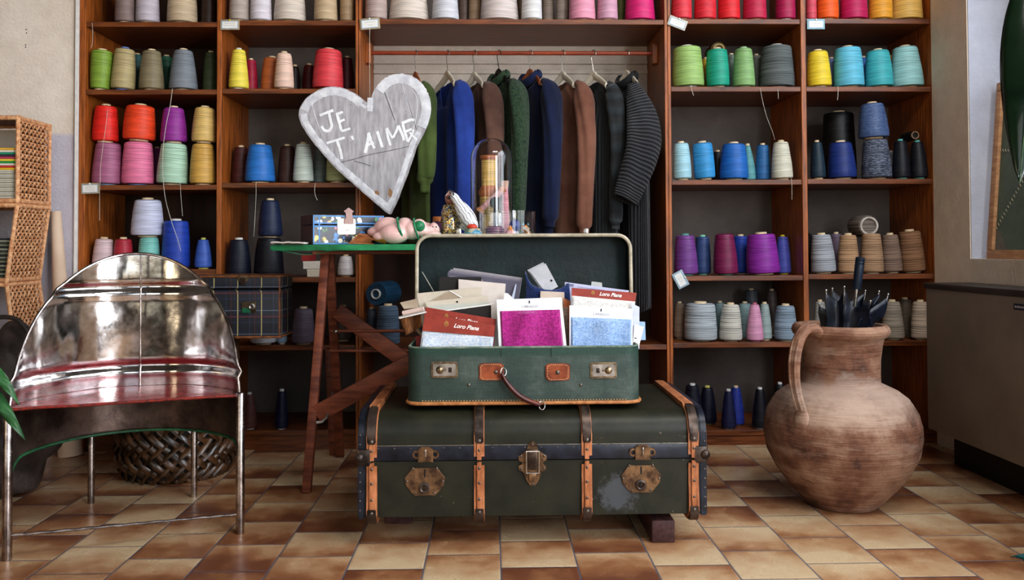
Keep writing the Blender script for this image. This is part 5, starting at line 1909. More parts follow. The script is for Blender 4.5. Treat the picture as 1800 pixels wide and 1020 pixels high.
loopy(fp(706, 404, .012), 0, .070, .0435, R(-18), .0042, 'bikini_bottom', GRB)
loopy(fp(733, 404, .010), 0, .062, .040, R(-14), .0035, 'bikini_strap', GRB)
for dy in (-.032, .038):
    MB().ball(fp(737, 398, dy), 10 * k, (1.0, .85, 1.0)).build('bikini_cup', GRB, fg)
for (x0, y0, dy) in ((657, 411, .045), (664, 416, -.022)):
    MB().lathe([(.003, 0), (.009, .012), (.017, .034), (.0205, .046), (.0195, .049)], 18, M=frame(fp(x0 - 10, y0 + 4, dy), (0, 1, 0), (0, 0, 1)) ).build('gold_foot', GOLDF, fg)

# small thread reel
t = thing('thread_reel', 'little blue thread reel with orange end behind the figurine', 'thread reel', on(769, 3.12))
h = at(769, 381, 3.12).z - Z
MB().lathe([(.016, .006), (.0165, h * .75), (.015, h * .8)], 24).build('thread_winding', yarn_mat((110, 170, 196)), t, world=False)
MB().lathe([(.018, 0), (.018, .006), (.011, .0062), (.011, h * .8), (.0175, h * .81), (.0165, h)], 24).build('reel', flat((206, 120, 60), .5, tag='reel'), t, world=False)

# beaded ornament jar with bird head
t = thing('beaded_jar', 'glittering gold and multicoloured beaded jar with pink bird top', 'ornament', on(793, 3.035))
JB = NT('bead_mosaic')
vo = JB.n('ShaderNodeTexVoronoi')
vo.inputs['Scale'].default_value = 210
JB.l(JB.coords((1, 1, 1.4)), vo.inputs['Vector'])
sc = JB.n('ShaderNodeSeparateColor')
JB.l(vo.outputs['Color'], sc.inputs[0])
pal = JB.ramp(sc.outputs[0], [(0, lin((226, 190, 100))), (.3, lin((120, 84, 50))), (.5, lin((200, 190, 180))), (.65, lin((60, 110, 150))), (.8, lin((60, 44, 40))), (.92, lin((240, 220, 160)))])
pal.node.color_ramp.interpolation = 'CONSTANT'
JB.l(pal, JB.b.inputs['Base Color'])
JB.set(Roughness=.15, Metallic=.5)
JB.bump(vo.outputs['Distance'], -.8, .004)
JB = JB.m
h = at(797, 358, 3.02).z - Z
MB().lathe([(.018, 0), (.030, .004), (.036, h * .3), (.038, h * .55), (.034, h * .8), (.026, h * .97), (.014, h)], 30).build('jar_body', JB, t, world=False)
MB().ball((0, 0, h + .018), .023, (.95, .95, 1.1)).build('bird_head', mat('copper_pink', (150, 90, 76), (206, 150, 136), rough=.25, metal=.4, scale=60), t, world=False)
MB().lathe([(.0065, 0), (.0005, .018)], 12, M=Matrix.Translation((-.006, -.02, h + .02)) @ Matrix.Rotation(R(100), 4, 'X')).build('beak', flat((40, 36, 40), .3, tag='glaze'), t, world=False)

# white elongated bird leaning on the jar
t = thing('ceramic_bird', 'white patterned ceramic bird leaning against the beaded jar', 'ornament', on(822, 2.985))
a, b = at(794, 339, 3.0), at(838, 408, 2.955)
ln = (b - a).length
P = [a.lerp(b, i / 16) for i in range(17)]
WB = NT('white_glaze_lines')
w = WB.n('ShaderNodeTexWave')
w.inputs['Scale'].default_value = 30
w.inputs['Distortion'].default_value = 6
WB.l(WB.coords((1, 1, 1), (0, R(35), 0)), w.inputs['Vector'])
WB.l(WB.ramp(w.outputs['Fac'], [(0.08, lin((120, 122, 130))), (.2, lin((226, 226, 226)))]), WB.b.inputs['Base Color'])
WB.set(Roughness=.25)
WB = WB.m
rad = [.004, .014, .0175, .0165, .018, .022, .026, .029, .031, .032, .032, .031, .029, .026, .021, .014, .005]
MB().tube(P, rad, 22, flat=(.85, 1)).build('bird_body', WB, t)
MB().tube([a + V((-.010, -.015, .008)), a + V((.006, -.017, .002)), a + V((.008, -.018, -.016)), a + V((.022, -.017, -.030))], .0028, 8).build('dark_marking', flat((44, 40, 44), .4, tag='glaze'), t)
MB().ball(a + V((-.004, -.016, -.002)), .003).build('eye', INK, t)
MB().tube([a + V((-.006, -.004, .004)), a + V((-.022, -.008, -.012))], [.006, .001], 10).build('beak', flat((196, 160, 150), .3, tag='glaze'), t)
MB().tube([b + V((-.05, .02, .03)), b + V((-.02, .012, .012)), b + V((.0, .004, -.002))], [.018, .02, .008], 14, flat=(1, .5)).build('wing', WB, t)

# glass dome with thread reels
GL = NT('clear_glass')
GL.set(Roughness=.01)
GL.b.inputs['Transmission Weight'].default_value = 1.0
GL.b.inputs['IOR'].default_value = 1.18
GL.b.inputs['Base Color'].default_value = (.97, .98, .99, 1)
GL.b.inputs['Coat Weight'].default_value = .6
GL = GL.m
DX, DY = on(864.5, 3.192), 3.192
dr_ = 37 * DY / FPX
dh = at(864, 243, DY).z - Z
t = thing('glass_dome', 'tall clear glass dome over thread reels on the green board', 'glass dome', DX)
prof = [(dr_, .014), (dr_, dh - dr_)]
for i in range(1, 13):
    a = R(90 * i / 12.01)
    prof.append((dr_ * math.cos(a), dh - dr_ + dr_ * math.sin(a)))
inn = [(max(r - .0022, .0001), z - (.0022 if z > dh - dr_ else 0)) for r, z in prof]
MB().lathe(prof + list(reversed(inn)), 56, cap0=False, cap1=False, closed=True).build('glass_bell', GL, t, world=False, angle=60)
MB().lathe([(dr_ * 1.04, 0), (dr_ * 1.05, .004), (dr_ * 1.04, .012), (dr_ * .98, .014)], 48).build('wooden_base', flat((80, 50, 36), .4, tag='wood_base'), t, world=False)
zb = Z + .0145


def reel(px, Y, ybot, ytop, r0, rgb, lab, wood=(176, 100, 58), tilt=None, cone_=False, zbase=None):
    p = at(px, 430, Y)
    p.z = zb if zbase is None else zbase
    h = at(px, ytop, Y).z - p.z
    t = thing('thread_reel', lab, 'thread reel', p, 'thread reels under the glass dome')
    e = r0 * .82
    f = .13
    top = r0 * (.62 if cone_ else 1)
    MB().lathe([(e, h * f), (e * 1.02, h * .2), (e * 1.02 * (top / r0), h * (1 - f)), (e * .9 * (top / r0), h * (1 - f))], 30).build('thread_winding', yarn_mat(rgb), t, world=False)
    MB().lathe([(r0, 0), (r0, h * .06), (r0 * .8, h * f), (r0 * .3, h * f), (r0 * .3, h * (1 - f)), (top * .8, h * (1 - f)), (top, h * .93), (top, h)], 30).build('reel', flat(wood, .5, tag='reel'), t, world=False)
    if tilt:
        t.rotation_euler = tilt
    return t


r1_ = reel(857, 3.212, 400, 335, .034, (206, 164, 84), 'lower gold thread reel at the back under the glass dome')
reel(860, 3.212, 335, 274, .034, (214, 172, 92), 'upper gold thread reel with wooden rim under the glass dome', zbase=at(857, 335, 3.212).z + .0005)
reel(888, 3.18, 410, 318, .022, (226, 150, 160), 'tall pink thread reel at the right inside the glass dome', cone_=True, wood=(210, 170, 150))
t = reel(846, 3.15, 400, 362, .0135, (206, 150, 150), 'tilted rose thread reel leaning inside the glass dome', wood=(196, 130, 90))
t.location = at(841, 372, 3.152)
t.rotation_euler = (0, R(48), 0)
t = thing('darning_mushroom', 'glossy black darning mushroom standing inside the glass dome', 'darning tool', V((at(871, 430, 3.145).x, 3.145, zb)))
BLK2 = flat((14, 14, 20), .12, tag='gloss_black', bump=0)
hh = at(868, 347, 3.145).z - zb
MB().lathe([(.019, 0), (.017, .012), (.010, .03), (.008, hh - .045), (.009, hh - .04)], 24).build('stem', BLK2, t, world=False)
MB().ball((0, 0, hh - .020), .022, (1, 1, 1)).build('head', BLK2, t, world=False)

# glass bowl with small ornaments
BWX, BWY = on(891, 2.99), 2.99
bwr = 50 * BWY / FPX
bwh = at(890, 371, BWY - bwr * .5).z - Z
t = thing('glass_bowl', 'low straight sided clear glass bowl holding small ornaments', 'bowl', BWX)
prof = [(bwr * .94, 0), (bwr, .006), (bwr, bwh), (bwr - .0024, bwh), (bwr - .0026, .008), (bwr * .9, .0045)]
MB().lathe(prof, 64).build('glass_wall', GL, t, world=False, angle=50)
zb2 = Z + .0065
t = thing('bird_ornament', 'tiny blue and yellow painted bird in front of the glass bowl', 'ornament', V((at(832, 430, 2.93).x, 2.925, Z)))
BP = NT('painted_bird')
vo = BP.n('ShaderNodeTexVoronoi')
vo.inputs['Scale'].default_value = 60
BP.l(BP.coords(), vo.inputs['Vector'])
sc = BP.n('ShaderNodeSeparateColor')
BP.l(vo.outputs['Color'], sc.inputs[0])
BP.l(BP.ramp(sc.outputs[0], [(0, lin((40, 110, 150))), (.35, lin((120, 180, 190))), (.55, lin((60, 120, 80))), (.75, lin((200, 190, 170))), (1, lin((40, 60, 90)))]), BP.b.inputs['Base Color'])
BP.set(Roughness=.2)
BP = BP.m
hh = at(846, 396, 2.905).z - Z
MB().ball((0, 0, hh * .45), hh * .47, (1.15, 1, .96)).build('body', BP, t, world=False)
MB().ball((-.004, -.004, hh * .92), hh * .2, (1.4, 1, .8)).build('crest', flat((196, 60, 40), .3, tag='glaze'), t, world=False)
MB().lathe([(.005, 0), (.0005, .012)], 10, M=Matrix.Translation((.014, -.01, hh * .75)) @ Matrix.Rotation(R(70), 4, 'Y')).build('beak', flat((226, 190, 110), .3, tag='glaze'), t, world=False)
t = thing('striped_roll', 'purple striped fabric roll inside the glass bowl', 'fabric roll', V((at(870, 430, 2.99).x, 2.99, zb2)))
PS = NT('purple_stripes')
sp = PS.n('ShaderNodeSeparateXYZ')
tc = PS.n('ShaderNodeTexCoord')
PS.l(tc.outputs['Object'], sp.inputs[0])
PS.l(PS.ramp(PS.math('FRACT', PS.math('MULTIPLY', sp.outputs[2], 130.0)), [(0.4, lin((70, 40, 70))), (.6, lin((150, 110, 130)))]), PS.b.inputs['Base Color'])
PS = PS.m
MB().lathe([(.030, 0), (.033, .006), (.033, .050), (.026, .058)], 30).build('roll', PS, t, world=False)
t = thing('shell_ornament', 'pink shell with orange peak inside the glass bowl', 'ornament', V((at(897, 430, 2.955).x, 2.955, zb2)))
MB().lathe([(.024, 0), (.028, .010), (.026, .022), (.017, .036), (.010, .044)], 24, fn=lambda r, z, a: (r * (1 + .06 * math.sin(6 * a + z * 80)), z)).build('shell', mat('shell_pink', (226, 160, 160), (240, 200, 190), rough=.3, scale=30), t, world=False)
MB().lathe([(.012, .040), (.008, .050), (.001, .060)], 16).build('peak', flat((230, 140, 50), .4, tag='glaze'), t, world=False)
t = thing('cat_ornament', 'small spotted white cat ornament at right in the glass bowl', 'ornament', V((at(927, 430, 2.975).x, 2.975, zb2)))
CP = NT('calico_glaze')
CP.l(CP.ramp(CP.noise(CP.coords(), 60, 2), [(0.42, lin((230, 224, 214))), (0.5, lin((196, 120, 60))), (.6, lin((50, 44, 44)))]), CP.b.inputs['Base Color'])
CP.set(Roughness=.25)
CP = CP.m
MB().lathe([(.020, 0), (.023, .010), (.019, .026), (.012, .040), (.006, .045)], 22).build('body', CP, t, world=False)
MB().ball((-.006, -.008, .050), .014, (1.1, 1, .95)).build('head', CP, t, world=False)
for s in (-1, 1):
    MB().lathe([(.005, 0), (.0004, .010)], 8, M=Matrix.Translation((-.006 + s * .008, -.008, .060))).build('ear', flat((90, 150, 170), .3, tag='glaze'), t, world=False)
t = thing('ball_ornament', 'dark blue glass ball at the back of the glass bowl', 'ornament', V((at(905, 430, 3.03).x, 3.03, zb2)))
MB().lathe([(.012, 0), (.018, .03), (.012, .045)], 20).build('stand', flat((190, 190, 200), .3, tag='glaze'), t, world=False)
MB().ball((0, 0, .062), .021).build('ball', flat((40, 56, 120), .15, tag='glaze', bump=0), t, world=False)
# ------------------------------------------------------------------ boxes under the board
zB = SZ['B'][3]
for i, (x0, x1, y0, y1, rgb, lab) in enumerate(((540, 569, 474.5, 488, (214, 206, 186), 'lower white paper box under the green board'), (533, 570, 460.5, 474, (226, 218, 206), 'upper white paper box under the green board'), (530, 545, 449, 460, (150, 40, 40), 'small red box on top of the white paper boxes'))):
    Y = YF + .05
    a, b = at(x0, y1, Y), at(x1, y0, Y)
    if i == 0:
        off = zB - a.z + .001
    t = thing('paper_box', lab, 'box', ((a.x + b.x) / 2, Y, a.z + off), 'boxes on the fourth shelf')
    MB().box2((a.x, Y, a.z + off), (b.x, Y + .12, a.z + off + (b.z - a.z) * .78)).build('box_tray', flat(rgb, .7, tag='carton'), t, smooth=False)
    MB().box2((a.x - .001, Y - .001, a.z + off + (b.z - a.z) * .78), (b.x + .001, Y + .121, b.z + off - .0005)).build('box_lid', flat(tuple(min(255, c + 6) for c in rgb), .7, tag='carton'), t, smooth=False)

# ------------------------------------------------------------------ wooden heart
HY = YF - .085
hp = [(649, 184), (640, 176), (628, 167), (612, 158), (594, 153), (575, 153), (556, 160), (540, 171), (530, 184), (525, 200), (528, 215), (536, 230), (548, 247), (562, 264), (580, 285), (600, 305), (625, 327), (650, 349), (668, 364), (685, 377),
      (692, 366), (700, 350), (708, 328), (716, 308), (722, 290), (728, 272), (734, 255), (744, 236), (752, 218), (757, 200), (757, 182), (752, 163), (742, 147), (728, 136), (710, 130), (692, 131), (676, 138), (662, 152), (653, 168)]
HW = mat('grey_washed_wood', (150, 146, 150), (188, 184, 188), rough=.75, scale=9, stretch=(7, 1, 1.4), bump=.5, bscale=45, detail=8, bstretch=(6, 1, 1))
HWH = mat('white_brush_paint', (188, 188, 196), (226, 226, 230), rough=.6, scale=24, bump=.5, bscale=70)
pc = at(648, 250, HY)
heart = thing('wooden_heart', 'large white washed wooden heart lettered in white paint, hung before the clothes', 'heart', pc)
cen = V((648, 245, 0))
pts2 = [V((x, y, 0)) for x, y in hp]
sp_ = spline(pts2, 4)
outp = [at(p.x + .7 * noise.noise(p * .09), p.y + .7 * noise.noise(p * .1 + V((3, 0, 0))), HY) for p in sp_]
poly = [(p.x, p.z) for p in outp]
MH = Matrix(((1, 0, 0, 0), (0, 0, -1, HY), (0, 1, 0, 0), (0, 0, 0, 1)))
hb = MB().prism(poly, -.018, 0, MH, .0015).build('heart_board', HW, heart, angle=30)


def hq(px, py, d=.0):
    p = at(px, py, HY)
    return V((p.x, HY - d, p.z))


def stroke(mb, pl, w, d=.0008, jit=.0):
    P = spline([V((x, y, 0)) for x, y in pl], 5) if len(pl) > 2 else [V((pl[0][0] + (pl[1][0] - pl[0][0]) * i / 6, pl[0][1] + (pl[1][1] - pl[0][1]) * i / 6, 0)) for i in range(7)]
    k_ = HY / FPX
    n = len(P)
    rad = [w * k_ / 2 * (.88 + .22 * noise.noise(V((i * .9, w, pl[0][0] * .1)))) for i in range(n)]
    mb.tube([hq(p.x, p.y, d) for p in P], rad, 10, flat=(.08, 1.0), up=(0, -1, 0))


mb = MB()
ins = []
m_ = len(sp_)


def inset(p, d):
    return p


# painted border follows the outline a little way in
cenp = V((645, 235, 0))
bord = []
for i in range(m_ - 1):
    a, b = sp_[max(i - 1, 0)], sp_[min(i + 1, m_ - 1)]
    tn = (b - a).normalized()
    nn = V((tn.y, -tn.x, 0))
    q = sp_[i] + nn * 8.5
    q2 = sp_[i] - nn * 8.5
    bord.append(q if (q - cenp).length < (q2 - cenp).length else q2)
seg = [(int(m_ * .03), int(m_ * .24), 17), (int(m_ * .24), int(m_ * .5), 13), (int(m_ * .515), int(m_ * .72), 11), (int(m_ * .72), int(m_ * .985), 20)]
for (i0, i1, w) in seg:
    stroke(mb, [(bord[i].x, bord[i].y) for i in range(i0, i1, 3)], w, .0008)
stroke(mb, [(560, 162), (594, 163), (618, 172), (643, 190)], 7, .0014)
stroke(mb, [(664, 158), (680, 146), (700, 142)], 7, .0014)
stroke(mb, [(651, 172), (650, 196)], 12, .0012)
stroke(mb, [(551, 168), (549, 184), (556, 210), (567, 240)], 2.2, .0014)
mb.build('painted_border', HWH, heart, label='white painted border')
L = MB()
for pl, w in (([(562, 203), (586, 194)], 5.5), ([(578, 197), (581, 212), (583, 222), (578, 230), (570, 229), (565, 222)], 6), ([(592, 200), (600, 230)], 6), ([(591, 201), (603, 197)], 5), ([(595, 215), (606, 210)], 5), ([(600, 231), (616, 226)], 5.5),
              ([(574, 252), (606, 242)], 5), ([(592, 247), (598, 264), (601, 280)], 6), ([(618, 239), (621, 246)], 5),
              ([(642, 269), (646, 250), (648, 235)], 6.5), ([(648, 233), (652, 248), (658, 261)], 6), ([(644, 256), (657, 251)], 5), ([(663, 231), (668, 247), (672, 259)], 6),
              ([(686, 256), (682, 242), (679, 226)], 5.5), ([(680, 225), (688, 240), (691, 242)], 5), ([(691, 242), (697, 230), (700, 221)], 5), ([(700, 221), (707, 237), (710, 247)], 6),
              ([(706, 217), (722, 211), (728, 212)], 6), ([(708, 219), (712, 234), (717, 249)], 6), ([(712, 232), (724, 227)], 5), ([(717, 250), (725, 234), (727, 228)], 4.5), ([(720, 233), (728, 241), (733, 246)], 4)):
    stroke(L, pl, w, .0016)
L.build('lettering', flat((238, 238, 240), .6, tag='white_paint'), heart, label='white painted lettering')
mb = MB()
for pl in (([(588, 288), (622, 280), (650, 272), (690, 264), (733, 254)]), ([(675, 160), (686, 190), (694, 212)]), ([(704, 135), (712, 165), (725, 205), (732, 228)]), ([(622, 283), (640, 288), (652, 292)])):
    stroke(mb, pl, 1.2, .0006)
mb.build('plank_joint', flat((64, 60, 64), .9, tag='joint'), heart)
mb = MB()
for pl in (([(704, 132), (711, 162), (723, 203)]), ([(727, 160), (733, 176), (732, 205), (722, 240)]), ([(680, 165), (690, 195)])):
    stroke(mb, pl, 1.4, .001)
mb.build('paint_line', HWH, heart)
CH = flat((150, 112, 78), .8, tag='bare_wood')
for P in ([(648, 339), (664, 335), (667, 340), (663, 350), (658, 352)], [(684, 330), (690, 336), (690, 341), (687, 348), (682, 343)]):
    MB().prism([((hq(x, y)).x, (hq(x, y)).z) for x, y in reversed(P)], .0004, .0012, MH).build('bare_wood_chip', CH, heart, smooth=False, label='chipped patch of bare brown wood')
for x, y in ((650, 190), (617, 185), (550, 170), (544, 205), (707, 165), (713, 196), (616, 251), (572, 265), (613, 310), (677, 362), (722, 268)):
    MB().ball(hq(x, y, .0015), .0016, (1, .5, 1), None, 8, 6).build('nail_head', INK, heart)
MB().tube([at(650, 45, YF - .006), at(649.5, 90, YF - .012), hq(650, 184, -.004)], .0011, 6).build('hanging_string', THREAD, heart)
MB().tube([hq(650, 184, -.004), V((hq(650, 184).x, YF - .001, hq(650, 186).z))], .002, 8).build('nail', STEEL, heart)

# ------------------------------------------------------------------ clothes on the rail


def knitwear(name, a, b, kind):
    if kind == 'rib':
        t = NT(name)
        w = t.n('ShaderNodeTexWave')
        w.inputs['Scale'].default_value = 26
        w.inputs['Distortion'].default_value = .6
        tcx = t.n('ShaderNodeTexCoord')
        t.l(tcx.outputs['UV'], w.inputs['Vector'])
        t.l(t.ramp(w.outputs['Fac'], [(0.25, lin(a)), (.75, lin(b))]), t.b.inputs['Base Color'])
        t.set(Roughness=.85)
        t.b.inputs['Sheen Weight'].default_value = .08
        t.bump(w.outputs['Fac'], 1.0, .01)
        return t.m
    if kind == 'fuzzy':
        return mat(name, a, b, rough=.95, scale=90, bump=1.0, bscale=170, bdist=.012, sheen=.1, spec=.1)
    return mat(name, a, b, rough=.85, scale=5, bump=.4, bscale=400, bdist=.002, sheen=.08, spec=.15)


IVORY = mat('hanger_ivory', (214, 204, 184), (230, 222, 204), rough=.45, scale=20)
HWOOD = mat('hanger_wood', (140, 74, 40), (172, 100, 60), rough=.4, scale=10)
HBLK = flat((20, 20, 22), .5, tag='hanger_black')


def uv_grid(mb, rows, closed=True, uo=0.0, swap=False, rep=1.0):
    bm = mb.bm
    uv = bm.loops.layers.uv.verify()
    nv, nu = len(rows), len(rows[0])
    vs = [[bm.verts.new(p) for p in r] for r in rows]
    for v in range(nv - 1):
        for u in range(nu if closed else nu - 1):
            u2 = (u + 1) % nu
            f = bm.faces.new((vs[v][u], vs[v][u2], vs[v + 1][u2], vs[v + 1][u]))
            for lp, (a, b) in zip(f.loops, ((u, v), (u + 1, v), (u + 1, v + 1), (u, v + 1))):
                lp[uv].uv = (a / nu * rep, b / nv * rep) if not swap else (b / nv * rep, a / nu * rep)


def garment(px, top, phi, Lg, W, m, lab, hm, hlab, slL=.52, slr=.045, slout=.03, msl=None, seed=1, cat='sweater', vdeep=.05, collar=False, hanger_w=.108, slrep=1.0, bodyrep=1.6, sleeve_bulge=0.0, cuff=.6, near_path=None):
    phi = R(phi)
    rod = at(px, 93.5, RODY)
    nk = V((rod.x, RODY, at(px, top, RODY).z))
    a = V((math.cos(phi), -math.sin(phi), 0))
    nrm = V((-math.sin(phi), -math.cos(phi), 0))
    # hanger
    hg = thing('clothes_hanger', hlab, 'hanger', rod, 'hangers on the clothes rail')
    r_ = .0175
    P = [rod + nrm * r_ * math.cos(t_) + V((0, 0, r_ * math.sin(t_) + .0)) for t_ in [PI * 1.15 - PI * 1.15 * i / 14 for i in range(15)]]
    P = list(reversed(P))
    P = [rod + a * (r_ * math.cos(t_)) + V((0, 0, r_ * math.sin(t_) - .004)) for t_ in [R(-20 + 200 * i / 14) for i in range(15)]]
    P.append(rod + a * (-r_ * .6) + V((0, 0, -.034)))
    P.append(V((rod.x, RODY, nk.z + .045)))
    P.append(V((rod.x, RODY, nk.z + .018)))
    MB().tube(P, .0017, 7).build('hook', STEEL if hm is not HBLK else HBLK, hg)
    pl = []
    for i in range(25):
        u = -1 + i / 12
        pl.append(nk + a * (u * hanger_w) + V((0, 0, .021 - .080 * (abs(u) * hanger_w / .14) ** 1.1 + (.006 if abs(u) < .1 else 0))) + nrm * (.02 * u * u))
    MB().tube(pl, [.020 - .006 * abs(-1 + i / 12) for i in range(25)], 12, flat=(.9, .42), up=(0, 0, 1)).build('shoulder_bar', hm, hg)
    # body
    g = thing('hanging_' + cat.replace(' ', '_'), lab, cat, nk, 'clothes hanging on the rail')
    nu, nv = 56, 34
    rows = []
    for v in range(nv):
        s = v / (nv - 1)
        drop = Lg * s ** 1.25
        sh = smooth(drop / .10)
        w = W * (.36 + .54 * sh ** .7 + .06 * s)
        th = .018 + .013 * smooth(drop / .2) + .005 * s
        row = []
        for u in range(nu):
            an = 2 * PI * u / nu
            ca, sa = math.cos(an), math.sin(an)
            fold = 1 + (.30 * smooth(drop / .25)) * math.sin(5 * an + seed + 1.2 * s) + .12 * math.sin(9 * an + seed * 2)
            x = w * math.copysign(abs(ca) ** .8, ca)
            y = th * sa * fold
            z = -drop - .004
            front = max(0, sa)
            if drop < .12:
                z -= vdeep * front * (1 - abs(ca)) ** .6 * (1 - drop / .12)
            z -= .075 * sh * 0 + (.055 * (abs(x) / W) ** 1.3) * (1 - s * .85)
            z += .012 * s * math.sin(3 * an + seed)
            row.append(nk + a * x + nrm * y + V((0, 0, z)))
        rows.append(row)
    mb = MB()
    uv_grid(mb, rows, True, rep=bodyrep)
    mb.build('torso', m, g, angle=80, solid=.004)
    if collar:
        ring = [nk + a * (W * .36 * math.cos(t_)) + nrm * (.034 * math.sin(t_)) + V((0, 0, .014 - vdeep * .8 * max(0, math.sin(t_)))) for t_ in [2 * PI * i / 30 for i in range(31)]]
        MB().tube(ring, .011, 10, flat=(1.6, .8), up=(0, 0, 1)).build('collar', m, g)
    for sgn in (1, -1):
        key = [(.66, -.030, 0), (.86, -.060, 0), (1.0, -.14, .003), (1.05 + slout * 2, -.26, .008), (1.05 + slout * 2, -.40, .012), (1.0 + slout, -slL + .06, .014), (.98 + slout, -slL, .014)]
        pts = spline([nk + a * (sgn * W * x) + nrm * y + V((0, 0, z)) for x, z, y in key], 5)
        own = None
        if near_path and sgn == 1:
            pts = spline([at(q[0], q[1], q[2]) for q in near_path], 5)
            own = [q.x for q in spline([V((q[3], 0, 0)) for q in near_path], 5)]
        n = len(pts)
        rows = []
        for i, p in enumerate(pts):
            u = i / (n - 1)
            d = (pts[min(i + 1, n - 1)] - pts[max(0, i - 1)]).normalized()
            e1 = (a - d * a.dot(d)).normalized()
            e2 = d.cross(e1)
            r = slr * (1.06 - .36 * u) * (.38 + .62 * smooth(u / .30)) + sleeve_bulge * math.sin(PI * smooth(u * 1.1)) 
            if own:
                r = own[i]
            elif u > .86:
                r *= cuff + (1 - cuff) * (1 - smooth((u - .86) / .05))
            row = []
            for k_ in range(30):
                t_ = 2 * PI * k_ / 30
                fo = 1 + .10 * math.sin(3 * t_ + seed + u * 3) + .06 * math.sin(5 * t_ + u * 11 + seed)
                row.append(p + e1 * (r * .72 * math.cos(t_) * fo) + e2 * (r * 1.0 * math.sin(t_) * fo))
            rows.append(row)
        mb = MB()
        uv_grid(mb, rows, True, swap=True, rep=slrep)
        mb.build('sleeve', msl or m, g, angle=80, solid=.003)
    return g


OLIVE = knitwear('olive_knit', (50, 62, 28), (80, 96, 46), 'plain')
BLUEK = knitwear('blue_knit', (24, 44, 112), (40, 66, 150), 'plain')
BRNK = knitwear('dark_brown_knit', (64, 42, 34), (100, 70, 58), 'plain')
GRNK = knitwear('green_boucle', (22, 40, 26), (52, 76, 50), 'fuzzy')
NAVK = knitwear('navy_wool', (12, 18, 42), (22, 32, 66), 'plain')
BRWK = knitwear('chestnut_wool', (98, 60, 46), (134, 90, 72), 'plain')
BLKK = knitwear('black_rib', (7, 9, 11), (20, 28, 33), 'rib')
CHKK = knitwear('charcoal_rib', (8, 8, 13), (30, 30, 40), 'rib')
garment(731, 143, 66, .70, .155, OLIVE, 'olive green sweater partly hidden behind the wooden heart', HWOOD, 'wooden hanger holding the olive green sweater', seed=1, slL=.50)
garment(787, 141, 62, .72, .165, BLUEK, 'bright blue cardigan, right of the wooden heart', IVORY, 'ivory hanger holding the bright blue cardigan', seed=2.2, cat='cardigan', vdeep=.12, slL=.62)
garment(834, 143, 60, .70, .165, BRNK, 'dark brown sweater behind the glass dome', IVORY, 'ivory hanger holding the dark brown sweater', seed=3.1, slL=.60)
garment(877, 138, 60, .74, .165, GRNK, 'fuzzy green boucle coat, right of the glass dome', HBLK, 'black hanger holding the fuzzy green coat', seed=4.4, cat='coat', slL=.66, slr=.045, collar=True)
garment(932, 138, 60, .74, .17, NAVK, 'navy blue wool coat in the middle of the rail', HWOOD, 'wooden hanger holding the navy blue coat', seed=5.1, cat='coat', collar=True, slL=.66, slr=.048)
garment(989, 142, 60, .80, .17, BRWK, 'chestnut brown wool jacket right of the navy coat', IVORY, 'ivory hanger holding the chestnut brown jacket', seed=6.3, cat='jacket', slL=.68, slr=.047)
garment(1043, 142, 57, .84, .15, BLKK, 'black ribbed sweater on a wide ivory hanger', IVORY, 'wide ivory hanger holding the black ribbed sweater', seed=7.7, slL=.66, slr=.040, vdeep=.07, slrep=.12, bodyrep=.6)
garment(1102, 140, 66, 1.00, .16, CHKK, 'charcoal chunky ribbed cardigan with wide sleeves, last on the rail', IVORY, 'ivory hanger holding the charcoal cardigan at the right end', seed=8.2, cat='cardigan', slL=.98, slr=.058, slout=.0, slrep=.46, bodyrep=.55, collar=True,
        near_path=[(1112, 146, 3.60, .022), (1120, 170, 3.60, .044), (1129, 205, 3.59, .064), (1131, 245, 3.57, .075), (1123, 285, 3.55, .073), (1108, 325, 3.53, .062), (1097, 352, 3.52, .052)])

# ------------------------------------------------------------------ wicker shelf tower
WIC = mat('wicker', (190, 122, 78), (240, 188, 140), rough=.6, scale=60, bump=.3, bscale=160)
WICD = mat('wicker_dark', (74, 40, 24), (128, 80, 48), rough=.6, scale=60, bump=.3, bscale=160)
wx = at(60, 300, 3.38).x
wy0, wy1 = 3.26, 3.49
ZT = at(18, 206, wy0).z
zs_ = [ZT, at(18, 357, wy0).z, at(5, 497, wy0).z, .42, 0.0]
dxs = [0.0, 0.0, -.038, 0.0, -.02]
wxr = at(60, 280, (wy0 + wy1) / 2).x
WL = .42
wk = thing('wicker_tower', 'tall woven wicker shelf tower against the left wall', 'wicker shelf', (wxr - WL / 2, (wy0 + wy1) / 2, 0))


def wp(x, y, z):
    """shear the tower: side leans section by section"""
    for i in range(4):
        if z >= zs_[i + 1] - 1e-6:
            u = (zs_[i] - z) / (zs_[i] - zs_[i + 1])
            return V((x + dxs[i] + (dxs[i + 1] - dxs[i]) * u, y, z))
    return V((x + dxs[-1], y, z))


